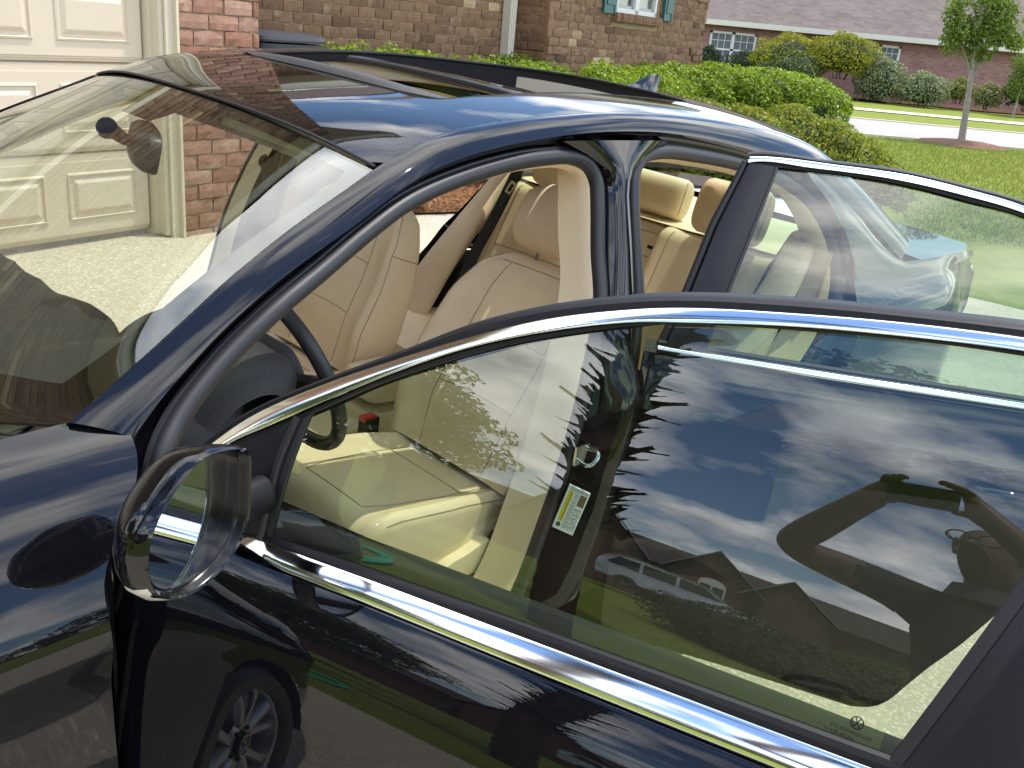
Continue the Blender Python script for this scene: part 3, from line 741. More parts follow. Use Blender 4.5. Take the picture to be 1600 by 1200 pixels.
# ---- openings: flanges, seals, trims -----------------------------------------------------
F_LOOP = [(.721, .747, 1.042), (.806, .717, 1.106), (.912, .696, 1.172), (1.013, .675, 1.222), (1.108, .656, 1.271), (1.209, .637, 1.316), (1.319, .622, 1.347), (1.490, .612, 1.380), (1.60, .614, 1.392),
          (1.69, .614, 1.391), (1.735, .620, 1.375), (1.752, .634, 1.343), (1.748, .648, 1.31), (1.728, .690, 1.20), (1.705, .738, 1.098), (1.660, .772, .95), (1.620, .785, .78),
          (1.570, .787, .60), (1.512, .792, .45), (1.445, .795, .365), (1.36, .797, .335), (1.1, .80, .33), (.86, .80, .33), (.74, .80, .36), (.675, .80, .46), (.655, .80, .62), (.655, .795, .80), (.665, .785, .93), (.683, .772, 1.0)]
R_LOOP = [(1.800, .782, .84), (1.822, .768, .96), (1.842, .738, 1.09), (1.857, .695, 1.20), (1.872, .652, 1.31), (1.888, .632, 1.362), (1.922, .622, 1.390), (1.99, .618, 1.401), (2.15, .622, 1.392), (2.36, .634, 1.366), (2.55, .652, 1.325),
          (2.70, .678, 1.26), (2.80, .72, 1.15), (2.82, .755, 1.03), (2.76, .785, .90), (2.62, .795, .76), (2.46, .798, .62), (2.36, .80, .46), (2.26, .80, .36), (2.15, .80, .335), (1.95, .80, .335), (1.84, .80, .36), (1.785, .80, .45), (1.772, .797, .60), (1.782, .79, .74)]
def opening(loop, sd, ftag):
    P = closed_spline(loop, 220); c = P.mean(0)
    T = np.roll(P, -1, 0)-np.roll(P, 1, 0); T /= np.linalg.norm(T, axis=1, keepdims=True)
    nrm = np.array([0, 1, .35]); nrm /= np.linalg.norm(nrm)
    Nn = np.cross(T, nrm); Nn /= np.linalg.norm(Nn, axis=1, keepdims=True)
    sgn = np.sign(np.einsum('ij,ij->i', Nn, P-c)); sgn = np.where(np.median(sgn) > 0, 1, -1); Nn = Nn*sgn
    def off(o, h): 
        Q = P+Nn*o+nrm*h
        if sd < 0: Q = Q*np.array([1, -1, 1])
        return Q
    mb = MB(); mb.grid(np.array([off(.055, -.004), off(.040, -.018), off(.026, -.024), off(.0, -.030), off(-.012, -.034)]), False, True)
    fl = cout(mb, 'door_flange', PAINT)
    mb = MB(); mb.tube(off(.001, -.010), .0165, 12, True); mb.tube(off(.018, -.016), .006, 6, True); sl = cout(mb, 'opening_seal', RUBBER, fl)
    up_in = np.array([0, -.93*sd, .42])
    mb = MB(); mb.grid(np.array([off(-.012, -.022), off(-.014, -.019), off(-.017, -.024), off(-.017, -.05)+up_in*.0, off(-.017, -.05)+up_in*.075]), False, True)
    tr = cout(mb, 'opening_trim', BEIGE)
    return P, Nn, nrm
for sd in (1, -1):
    FP = opening(F_LOOP, sd, 'front'); RP = opening(R_LOOP, sd, 'rear')
# B pillars, outer skin between the two openings
def bpillar(sd):
    rows = []
    for z in np.linspace(.34, 1.425, 40):
        f = closed_spline(F_LOOP, 220); r = closed_spline(R_LOOP, 220)
        fr = f[(f[:, 0] > 1.30)]; i = np.argsort(np.abs(fr[:, 2]-z) + 10*(fr[:, 0] < 1.44))[:1]; 
        zs = np.array([.34, .365, .45, .60, .78, .95, 1.098, 1.20, 1.31, 1.343, 1.375, 1.391, 1.425]); sf = np.array([1.46, 1.45, 1.495, 1.555, 1.600, 1.650, 1.700, 1.728, 1.748, 1.752, 1.745, 1.72, 1.66])
        zr = np.array([.34, .36, .45, .60, .74, .84, .96, 1.09, 1.20, 1.31, 1.362, 1.39, 1.425]); sr = np.array([1.82, 1.81, 1.785, 1.772, 1.782, 1.80, 1.822, 1.842, 1.857, 1.872, 1.888, 1.922, 1.99])
        a = np.interp(z, zs, sf)+.034; b = np.interp(z, zr, sr)-.034
        if z > 1.33: k = (z-1.33)/.09; a -= .05*k*k; b += .05*k*k
        y = np.interp(z, [.34, .6, .8, .95, 1.09, 1.2, 1.31, 1.39, 1.425], [.80, .797, .793, .783, .752, .707, .66, .632, .620])
        row = []
        for k in np.linspace(0, 1, 11):
            bul = (1-(2*k-1)**2)**.5*.016
            row.append((a+(b-a)*k, sd*(y-.008+bul), z+.3*bul))
        row = [(a-.012, sd*(y-.036), z)]+row+[(b+.012, sd*(y-.036), z)]
        jm = sstep(1.02-z, 0, .14)*sstep(z, .34, .44)
        R = np.array(row); off = np.interp(R[:, 0], [a-.02, a, a+.066, a+.08], [0, -.012, .050, .054])*jm
        R[:, 1] += sd*off; rows.append(R.tolist())
    return np.array(rows)
BP = {}
for sd in (1, -1): BP[sd] = cb('center_pillar', *grid(bpillar(sd)), PAINT)
# striker and tyre label on the driver's jamb
mb = MB()
mb.box((1.640, .800, .775), (.05, .006, .045)); mb.tube(spline([(1.625, .80, .765), (1.625, .835, .765), (1.635, .842, .775), (1.652, .835, .788), (1.652, .80, .788)], 24), .0045, 8)
cout(mb, 'door_striker', STEEL, BP[1])
# hinge pillar
for sd in (1, -1):
    mb = MB(); z = np.linspace(.30, .985, 20)
    e = fender_edge(z)
    yo = np.interp(z, [.3, .5, .7, .84, .9, .95, .99, 1.02, 1.05], [.88, .895, .888, .872, .845, .81, .78, .75, .70])
    mb.grid(np.array([np.column_stack([e+.012, sd*(yo-.016), z]), np.column_stack([e+.02, sd*(yo-.02), z]), np.column_stack([e+.05, sd*np.minimum(yo-.04, .79), z]), np.column_stack([e*0+.635, sd*(.775+0*z), z])]))
    cout(mb, 'hinge_pillar', PAINT)
    # sill
    mb = MB(); s = np.linspace(.55, 2.42, 30); one = np.ones(30)
    mb.grid(np.array([np.column_stack([s, sd*one*y, one*z]) for y, z in ((.66, .30), (.69, .345), (.76, .345), (.80, .325), (.84, .315), (.872, .29), (.878, .24), (.86, .18), (.80, .15))]))
    si = cout(mb, 'sill', PAINT)
    mb = MB(); mb.grid(np.array([np.column_stack([s, sd*one*y, one*z]) for y, z in ((.58, .30), (.66, .372), (.72, .378), (.762, .355), (.766, .34))])); cout(mb, 'sill_trim', BEIGE, si)

# ---- rear of the body ---------------------------------------------------------------------
def quarter(sd):
    T = spline([(2.25, .63, 1.40), (2.50, .642, 1.38), (2.66, .657, 1.352), (2.80, .685, 1.292), (2.93, .712, 1.222), (3.08, .748, 1.128), (3.20, .770, 1.075), (3.4, .775, 1.06), (3.65, .77, 1.055), (3.9, .752, 1.045), (4.06, .71, 1.02), (4.13, .64, .99)], 70)
    rows = []
    for p in T:
        tp = sstep(p[0], 3.5, 4.13)
        mids = [(.80-.10*tp, min(p[2], 1.04)-.03), (.845-.13*tp, .95), (.878-.15*tp, .86), (.893-.16*tp, .80), (.886-.16*tp, .74), (.89-.17*tp, .62), (.888-.17*tp, .48), (.86-.17*tp, .28)]
        pts = [(p[1], p[2]), (p[1]+.010, p[2]-.012)]+[(max(a, p[1]), b) for a, b in mids]
        c = spline(pts, 34); rows.append([(p[0]+.03*sstep(p[2]-z, 0, .5)*0, sd*y, z) for y, z in c])
    return np.array(rows)
for sd in (1, -1):
    QP = quarter(sd); cut = np.interp(QP[..., 2], [.2, .36, .46, .62, .76, .90, 1.03, 1.15, 1.26, 1.36], [2.30, 2.31, 2.41, 2.50, 2.66, 2.80, 2.865, 2.845, 2.745, 2.62]); QP[..., 0] = np.maximum(QP[..., 0], cut)
    V, F = cut_arch(QP, 2.80, .33, .375)
    qp = cb('rear_quarter', V, F, PAINT, angle=32)
    mb = MB(); an = np.linspace(-10, 190, 40); mb.grid(np.array([[(2.80-math.cos(a*D)*.372, sd*y, .33+math.sin(a*D)*.372) for a in an] for y in (.87, .75, .60)])); cout(mb, 'wheel_liner', CARPET, qp)
    y, z = np.meshgrid(np.linspace(.42, .70, 10), np.linspace(.80, .94, 6))
    cb('tail_light', *grid(np.stack([4.15-.12*(y/.7)**4, sd*y, z], -1)), plain('tail_lens', (.25, .01, .01), .06))
u, v = np.meshgrid(np.linspace(-1, 1, 31), np.linspace(0, 1, 18))
cb('rear_glass', *grid(np.stack([(2.80+.09*(1-u**2))+(3.44-2.80)*v+.10*v*(1-u**2), u*(.56+.10*v), zroof(2.80+0*u, u*.55)-.004+(1.105-1.44)*v+.045*np.sin(np.pi*v)*(1-u**2)+.02*v*(1-u**2)], -1)), GLASS_REAR)
cb('trunk_lid', *grid(np.stack([3.42+.12*(1-u**2)*(1-v)+(4.09-3.42)*v+.05*(1-u**2)*v, u*(.772-.10*v**3), 1.050+.010*(1-np.abs(u)**2.5)-.014*v], -1)), PAINT)
cb('trunk_face', *grid(np.stack([4.09+.05*(1-u**2)+.03*v, u*(.672-.02*v), 1.036+.010*(1-np.abs(u)**2.5)-.40*v], -1)), PAINT)
cb('rear_bumper', *grid(np.stack([4.12+.10*np.sin(np.pi*(.2+.6*v))+.05*(1-u**2)-.5*np.abs(u)**9, u*.80, .68-.46*v], -1)), PAINT)
# underbody and inner floor
mb = MB(); mb.box((1.55, 0, .24), (4.6, 1.16, .03)); mb.box((1.55, 0, .262), (2.3, 1.36, .03)); mb.box((.58, 0, .62), (.03, 1.5, .70)); mb.box((2.98, 0, .62), (.03, 1.2, .7))
cout(mb, 'floor_pan', CARPET)
# sharkfin aerial
mb = MB(); rows = []
for k in np.linspace(0, 1, 12):
    h = .0+.058*math.sin(min(k*1.15, 1)*math.pi/2)**1.6 if k < .86 else .058*(1-(k-.86)/.14)**.5
    wd = .022*(1-.25*k)*(math.sin(math.pi*min(max(k, .02), .98))**.4)
    s = 2.60+.17*k; z0 = zroof(s, 0)
    rows.append([(s+hh*h*.55, wd*(1-hh**.7)*sg+.002*sg, z0-.003+hh*h) for sg, hh in [(1, 0), (1, .35), (1, .8), (1, 1), (-1, 1), (-1, .8), (-1, .35), (-1, 0)]])
mb.grid(np.array(rows)); cout(mb, 'roof_aerial', PAINT)

# ---- wheels -------------------------------------------------------------------------------
def vw_emblem(R, th):
    """ring with a V above a W, flat pieces in the plane (x,z), thickness along y"""
    mb = MB(); a = np.linspace(0, 2*np.pi, 40, endpoint=False)
    def ringp(r0, r1): return np.array([[(math.cos(t)*r, y, math.sin(t)*r) for t in a] for r, y in ((r0, 0), (r0, th), (r1, th), (r1, 0))])
    mb.grid(ringp(R, R*.86), True, True)
    def bar(p, q, w):
        p = np.array(p)*R; q = np.array(q)*R; d = q-p; n = np.array([-d[1], d[0]])/np.linalg.norm(d)*w*R
        c = [p+n, q+n, q-n, p-n]; V = [(x, y, z) for y in (0, th) for x, z in c]
        mb.add(V, [[0, 1, 2, 3], [7, 6, 5, 4], [0, 4, 5, 1], [1, 5, 6, 2], [2, 6, 7, 3], [3, 7, 4, 0]])
    bar((-.36, .80), (0, .08), .075); bar((.36, .80), (0, .08), .075)
    for sg in (-1, 1):
        bar((sg*.78, .42), (sg*.36, -.70), .075); bar((sg*.36, -.70), (0, .0), .075)
    return mb
def wheel(cs, sd):
    w = empty('wheel'); w.parent = car; w.location = (-cs, sd*.80, .325)
    if sd < 0: w.rotation_euler = (0, 0, math.pi)
    # local: x along the car, y outwards
    prof = [(.215, -.10), (.235, -.112), (.29, -.112), (.318, -.09), (.325, -.05), (.326, 0), (.325, .05), (.318, .085), (.292, .105), (.24, .103), (.222, .092), (.215, .085)]
    a = np.linspace(0, 2*np.pi, 72, endpoint=False)
    build('tyre', *grid(np.array([[(math.cos(t)*r, y-.02, math.sin(t)*r) for t in a] for r, y in prof]), False, True), RUBBER, w)
    prof = [(.222, .078), (.219, .088), (.212, .084), (.206, .06), (.20, -.09)]
    mb = MB(); mb.grid(np.array([[(math.cos(t)*r, y-.02, math.sin(t)*r) for t in a] for r, y in prof]), False, True)
    mb.grid(np.array([[(math.cos(t)*r, y, math.sin(t)*r) for t in a] for r, y in ((.058, .02), (.064, .045), (.05, .055), (.036, .05), (.002, .05))]), False, True)
    for k in range(5):
        for dl in (-13, 13):
            t0 = (90+72*k+dl*.55)*D; t1 = (90+72*k+dl*1.25)*D
            p0 = np.array([math.cos(t0)*.05, math.sin(t0)*.05]); p1 = np.array([math.cos(t1)*.212, math.sin(t1)*.212])
            d = p1-p0; n = np.array([-d[1], d[0]])/np.linalg.norm(d)
            sec = []
            for q, wd, y in ((0, .015, .052), (.5, .0125, .06), (.85, .015, .062), (1, .019, .056)):
                c = p0+d*q; sec.append([(c[0]+n[0]*wd*o, y+yy_, c[1]+n[1]*wd*o) for o, yy_ in ((-1, -.035), (-1, -.006), (-.6, .004), (.6, .004), (1, -.006), (1, -.035))])
            mb.grid(np.array(sec), False, True)
    mb.out('rim', SILVER, w)
    mb = MB(); mb.grid(np.array([[(math.cos(t)*r, -.03, math.sin(t)*r) for t in a] for r in (.15, .05)]), False, True); mb.out('brake_disc', plain('brake_iron', (.12, .11, .10), .5, metal=.6), w)
    mb = MB()
    for k in range(5):
        t = (54+72*k)*D; mb.grid(np.array([[(math.cos(t)*.045*1.02+math.cos(b)*r, y, math.sin(t)*.045*1.02+math.sin(b)*r) for b in np.linspace(0, 2*np.pi, 8, endpoint=False)] for r, y in ((.009, .04), (.009, .058), (.001, .06))]), False, True)
    mb.out('wheel_bolt', MATTE, w)
    mb = MB(); mb.grid(np.array([[(math.cos(t)*r, y, math.sin(t)*r) for t in a] for r, y in ((.034, .05), (.034, .062), (.001, .064))]), False, True); mb.out('center_cap', MATTE, w)
    e = vw_emblem(.030, .003); V = np.concatenate(e.V); V[:, 1] += .0635; V[:, 0] *= -1; build('wheel_emblem', V, e.F, SILVER, w)
for cs in (0, 2.80):
    for sd in (1, -1): wheel(cs, sd)
# =================================================================== DOORS
GR, GVC, GZC = 1.62, 0.0, 0.0
_t0 = math.asin(.382)
def set_glass(R, v0=-0.1237308986, z0=1.2815875651):
    global GR, GVC, GZC
    GR = R; GZC = z0-R*math.sin(_t0); GVC = v0-R*math.cos(_t0)
set_glass(1.62)
def vgl(z): return GVC+np.sqrt(np.maximum(GR*GR-(np.asarray(z, float)-GZC)**2, 0))
class DoorFrame:
    def __init__(s, hs, hy, th, sd): s.hs, s.hy, s.th, s.sd = hs, hy, th*D, sd
    def __call__(s, u, v, z):
        u, v, z = np.broadcast_arrays(*[np.asarray(x, float) for x in (u, v, z)])
        S = s.hs+u*math.cos(s.th)-v*math.sin(s.th); Y = s.hy+u*math.sin(s.th)+v*math.cos(s.th)
        return np.stack([S, Y*s.sd, z], -1)
def on_glass(df, c, off): 
    c = np.asarray(c, float); return df(c[:, 0], vgl(c[:, 1])+off, c[:, 1])
def band(df, ca, cb_, n, prof, sm=True):
    """strip between two (u,z) curves; prof = list of (k across, offset outward)"""
    a = spline(ca, n); b = spline(cb_, n)
    return np.array([on_glass(df, a*(1-k)+b*k, o) for k, o in prof])
def skin(df, u0, u1, ztop, prof, zlow, n=44, tuck=None):
    us = np.linspace(u0, u1, n); rows = []
    for u in us:
        zt = ztop(u); zl = zlow(u) if callable(zlow) else zlow
        p = spline(prof, 60); dz = p[:, 0]; keep = dz <= zt-zl
        dz = np.r_[dz[keep], zt-zl]; vv = np.interp(dz, p[:, 0], p[:, 1])
        q = np.linspace(0, 1, 46); dq = q*(zt-zl)
        vv = np.interp(dq, p[:, 0], p[:, 1])
        e = 0.0
        if tuck: e = tuck(u)
        rows.append(df(u, vv-e, zt-dq))
    return np.array(rows)
PROF = [(0, -.004), (.018, .010), (.045, .023), (.09, .040), (.15, .055), (.22, .066), (.32, .078), (.42, .087), (.52, .094), (.60, .093), (.68, .083), (.78, .065)]
INK = plain('green_marker', (.01, .22, .10), .5)

def front_door(sd, th):
    df = DoorFrame(.62, .80, th, sd)
    bB = [(.02, .940), (.1776, .949), (.396, .9627), (.597, .972), (.898, .988), (1.20, 1.000)]
    bT = [(.150, .9545), (.1976, .9746), (.40, .9890), (.589, 1.0006), (.80, 1.0140), (1.0028, 1.0262), (1.215, 1.036)]
    bG = [(.15, .964), (.213, .980), (.40, .9975), (.5856, 1.0126), (.816, 1.028), (1.01, 1.0402), (1.215, 1.050)]
    OUT = [(.030, 1.000), (.0859, 1.0662), (.1567, 1.1337), (.2540, 1.2003), (.3458, 1.2575), (.4298, 1.3109), (.5132, 1.3504), (.6206, 1.3880), (.6727, 1.4016), (.7897, 1.4233), (.8984, 1.4385), (.9988, 1.4509), (1.10, 1.459), (1.20, 1.462)]
    CT = [(.048, 1.008), (.0967, 1.0645), (.1590, 1.1267), (.2559, 1.1952), (.3482, 1.2512), (.4343, 1.2994), (.5171, 1.3406), (.6242, 1.3785), (.6762, 1.3923), (.7929, 1.4144), (.9009, 1.4312), (1.0014, 1.4427), (1.10, 1.4500), (1.20, 1.4535)]
    CB = [(.075, 1.010), (.1314, 1.0778), (.1995, 1.1278), (.2630, 1.1725), (.3000, 1.1990), (.3538, 1.2364), (.4388, 1.2879), (.5225, 1.3268), (.6292, 1.3653), (.6817, 1.3775), (.7973, 1.4020), (.9051, 1.4187), (1.0051, 1.4308), (1.10, 1.4380), (1.20, 1.4415)]
    GT = [(.085, 1.005), (.1364, 1.0720), (.2030, 1.1215), (.2660, 1.1660), (.3254, 1.2090), (.3630, 1.2330), (.4706, 1.2932), (.5300, 1.3210), (.6314, 1.3597), (.6829, 1.3745), (.8000, 1.3965), (.9068, 1.4136), (1.0070, 1.4248), (1.11, 1.4325), (1.20, 1.436)]
    zb = lambda u: float(np.interp(u, *zip(*bB)))
    door = cb('front_door', *grid(skin(df, .015, 1.205, zb, PROF, .20, tuck=lambda u: .012*max(0, (.05-u)/.05)**2+.010*max(0, (u-1.17)/.035)**2)), PAINT, angle=50)
    # closing rim and inner trim
    us = np.linspace(.015, 1.205, 40)
    mb = MB()
    rim = lambda u, z: (df(u, np.interp(max(zb(u)-z, 0), *zip(*PROF)), z), df(u, -.105, z))
    pth = [(u, zb(u)) for u in us[::-1]]+[(.015, z) for z in np.linspace(.94, .20, 16)]+[(u, .20) for u in us]+[(1.205, z) for z in np.linspace(.20, 1.0, 16)]
    a = np.array([rim(u, z)[0] for u, z in pth]); b = np.array([rim(u, z)[1] for u, z in pth]); mb.grid(np.array([a, b]))
    cout(mb, 'door_edge', PAINT, door)
    u, z = np.meshgrid(np.linspace(.02, 1.2, 30), np.linspace(.2, .985, 16))
    cb('door_lining', *grid(df(u, -.105-.02*np.sin(np.pi*np.clip((z-.2)/.8, 0, 1)), z)), DASHM, door)
    mb = MB(); mb.grid(df(*np.broadcast_arrays(u[:1], -.10, .985))[None, 0].repeat(1, 0) if False else np.array([df(us, np.full(40, -.035), np.array([zb(x) for x in us])), df(us, np.full(40, -.055), np.array([zb(x)+.024 for x in us])), df(us, np.full(40, -.085), np.array([zb(x)+.032 for x in us])), df(us, np.full(40, -.115), np.array([zb(x)+.020 for x in us])), df(us, np.full(40, -.125), np.array([zb(x)-.03 for x in us]))]))
    cout(mb, 'lining_top', MATTE, door)
    # window surround
    f1 = np.concatenate([band(df, OUT, CT, 90, [(0, -.022), (-.03, -.008), (0, .006), (.35, .010), (1, .009)])])
    mb = MB(); mb.grid(f1); cout(mb, 'window_frame', MATTE, door)
    cb('window_chrome', *grid(band(df, CT, CB, 90, [(0, .006), (.05, .0115), (.12, .0126), (.5, .0142), (.88, .0154), (.95, .0148), (1, .004)])), CHROME, door, angle=60)
    mb = MB(); mb.grid(band(df, CB, GT, 90, [(0, .006), (.3, .009), (.8, .007), (1, -.001)])); inner = band(df, CB, GT, 90, [(0, -.012), (1.6, -.014)]); mb.grid(inner)
    cout(mb, 'window_seal', MATTE, door)
    # belt mouldings
    n = 70; x = np.linspace(.165, 1.205, n)
    cu = lambda t: np.column_stack([x, np.interp(x, *zip(*t))])
    a, b, g = cu(bB), cu(bT), cu(bG)
    thin = np.clip((x-.165)/.10, .25, 1)[:, None]
    a = b+(a-b)*thin
    cb('belt_chrome', *grid(np.array([on_glass(df, b*(1-k)+a*k, o) for k, o in ((0, .004), (.04, .0105), (.12, .0125), (.5, .0172), (.86, .0215), (.95, .0205), (1, .008))])), CHROME, door, angle=60)
    mb = MB(); mb.grid(np.array([on_glass(df, g*(1-k)+b*k, o) for k, o in ((0, .001), (.1, .007), (.5, .010), (1, .008))])); cout(mb, 'belt_seal', MATTE, door)
    # glass
    gu = np.linspace(.19, 1.16, 60); k = np.linspace(0, 1, 26)
    zlo = np.interp(gu, *zip(*bG))-.03; zhi = np.interp(gu, *zip(*GT))+.004
    U_, K_ = np.meshgrid(np.arange(60), k, indexing='ij'); Z = zlo[U_]+(zhi-zlo)[U_]*K_
    gl = cb('window_glass', *grid(df(gu[U_], vgl(Z), Z)), GLASS_SIDE, door)
    # mirror sail and divider
    sail = np.array([(.050, .955), (.205, .962), (.212, 1.0), (.216, 1.083), (.228, 1.1465), (.2000, 1.1250), (.131, 1.075), (.075, 1.008)])
    loop = resample(sail, 64, True); c = loop.mean(0)
    rows = [on_glass(df, loop, -.004), on_glass(df, loop, .006)]+[on_glass(df, loop+(c-loop)*q, .0085) for q in (.06, .4, .8, .99)]
    cb('mirror_sail', *grid(np.array(rows), False, True), MATTE, door)
    mb = MB(); mb.tube(on_glass(df, spline([(.212, .975), (.2135, 1.03), (.2165, 1.083), (.2285, 1.146)], 24), .006), .0062, 8)
    mb.grid(np.array([on_glass(df, spline(q, 24), o) for q, o in (([(.214, .975), (.217, 1.03), (.221, 1.083), (.233, 1.149)], .004), ([(.226, .975), (.229, 1.03), (.234, 1.085), (.246, 1.157)], .004), ([(.226, .975), (.229, 1.03), (.234, 1.085), (.246, 1.157)], -.004))]))
    cout(mb, 'window_divider', RUBBER, door)
    # rear applique (centre pillar cover on the door)
    zz_ = np.linspace(.985, 1.437, 30); ul = 1.0037+.288*(zz_-1.033)
    mb = MB(); mb.grid(np.array([on_glass(df, np.column_stack([ul+o, zz_]), h) for o, h in ((0, .001), (.0, .006), (.012, .008))])); cout(mb, 'pillar_seal', RUBBER, door)
    mb = MB(); mb.grid(np.array([on_glass(df, np.column_stack([ul+o, zz_]), h) for o, h in ((.012, .006), (.020, .0095), (.027, .0125), (.032, .0130), (.08, .0135), (.135, .0125), (.152, .008), (.155, -.03))])); cout(mb, 'pillar_cover', SATIN, door)
    mb = MB(); mb.grid(np.array([on_glass(df, np.column_stack([ul+o, zz_]), h) for o, h in ((.005, -.012), (.15, -.03))])); cout(mb, 'pillar_lining', BEIGE, door)
    # exterior mirror: housing, glass, indicator
    C = [(.048, 1.149), (.080, 1.164), (.134, 1.168), (.178, 1.142), (.209, 1.109), (.221, 1.066), (.211, 1.025), (.175, .997), (.132, .991), (.071, 1.014), (.045, 1.050), (.042, 1.10)]
    lp = closed_spline(C, 90); lp[:, 0] = .045+(lp[:, 0]-.042)*.88; lp[:, 1] = 1.083+(lp[:, 1]-1.083)*.97; cc = lp.mean(0)
    def mpos(scale, du, sh=(0, 0), tilt=0.0):
        q = cc+(lp-cc)*scale+np.array(sh); return df(.255-du+tilt*(q[:, 0]-.115), q[:, 0], q[:, 1])
    rows = []
    for du, sc, sx, sz in ((.0, .955, 0, 0), (-.002, .985, 0, 0), (.0, 1.0, 0, 0), (.008, 1.02, .003, -.001), (.018, 1.035, .006, -.003), (.032, 1.01, .009, -.004), (.047, .93, .010, -.003), (.060, .78, .010, -.002), (.070, .56, .008, 0), (.076, .32, .006, 0), (.078, .01, .006, 0)):
        rows.append(mpos(sc, du, (sx, sz)))
    hs_ = cb('mirror_housing', *grid(np.array(rows), False, True), PAINT, door)
    mb = MB(); mb.grid(np.array([mpos(.955, 0), mpos(.945, .002), mpos(.915, .006, (.003, .001)), mpos(.895, .011, (.004, .001)), mpos(.89, .040, (.004, .001))]), False, True); cout(mb, 'mirror_bezel', plain('black_bezel', (.006, .006, .007), .22, spec=.4), door)
    q = [mpos(s_, .0175, (.004*min(1, s_*1.3), .001), .18) for s_ in (.893, .5, .25, .01)]
    cb('mirror_glass', *grid(np.array(q), False, True), MIRROR, door)
    mb = MB(); i = np.array([k for k in range(90) if lp[k][1] < 1.012 or (lp[k][0] > .19 and lp[k][1] < 1.035)])
    i = np.array(sorted(i, key=lambda k: math.atan2(lp[k][1]-1.1, lp[k][0]-.1)))
    mb.grid(np.array([(mpos(s_, du, sh_))[i] for s_, du, sh_ in ((1.004, .001, (0, 0)), (1.026, .008, (.003, -.001)), (1.041, .018, (.006, -.003)), (1.017, .031, (.0085, -.004)))]))
    cout(mb, 'turn_signal', plain('signal_lens', (.75, .72, .68), .06, spec=.6), door)
    mb = MB(); mb.add(*grid(np.array([[df(.205+.022*math.cos(q)*(1-.2*k), -.035+.12*k, 1.035+.028*math.sin(q)*(1-.1*k)+.01*k) for q in np.linspace(0, 2*np.pi, 20, endpoint=False)] for k in np.linspace(0, 1, 8)]), False, True)); cout(mb, 'mirror_foot', MATTE, door)
    # door handle
    mb = MB(); mb.tube(df(np.array([.93, .955, 1.0, 1.05, 1.10, 1.13]), np.array([.055, .082, .088, .088, .082, .058]), np.array([.825, .83, .833, .835, .837, .836])), np.array([.010, .013, .014, .014, .013, .010]), 10); cout(mb, 'door_handle', PAINT, door)
    if sd > 0:
        # etched mark on the glass
        e = vw_emblem(.0068, .0002); V = np.concatenate(e.V)
        X = df(.968+V[:, 0], vgl(1.0565+V[:, 2])+.0012, 1.0565+V[:, 2]); cb('glass_etching', X, e.F, plain('etch_ink', (.004, .004, .004), .6), door)
        for txt, u_, z_, sz in (('VOLKSWAGEN AG', .945, 1.0440, .0048), ('E1 43R-001582', .940, 1.0375, .0048), ('DOT 25 M30 AS2', .945, 1.0310, .0044)):
            flat_text('etched_lettering', txt, sz, lambda a, b, u_=u_, z_=z_: df(u_+a, vgl(z_+b)+.0014, z_+b), bpy.data.materials['etch_ink'], door)
    return door, df

def flat_text(name, txt, size, fn, mat, parent, car_=True, spacing=1.0):
    c = bpy.data.curves.new(name, 'FONT'); c.body = txt; c.size = size; c.resolution_u = 2; c.space_character = spacing
    o = bpy.data.objects.new(name+'_tmp', c); COL.objects.link(o)
    dg = bpy.context.evaluated_depsgraph_get(); dg.update(); me = bpy.data.meshes.new_from_object(o.evaluated_get(dg))
    V = np.array([v.co[:] for v in me.vertices]); F = [list(p.vertices) for p in me.polygons]
    bpy.data.objects.remove(o); bpy.data.meshes.remove(me)
    if len(V) == 0: return None
    X = fn(V[:, 0], V[:, 1])
    return build(name, X, F, mat, parent, smooth=False, car=car_)

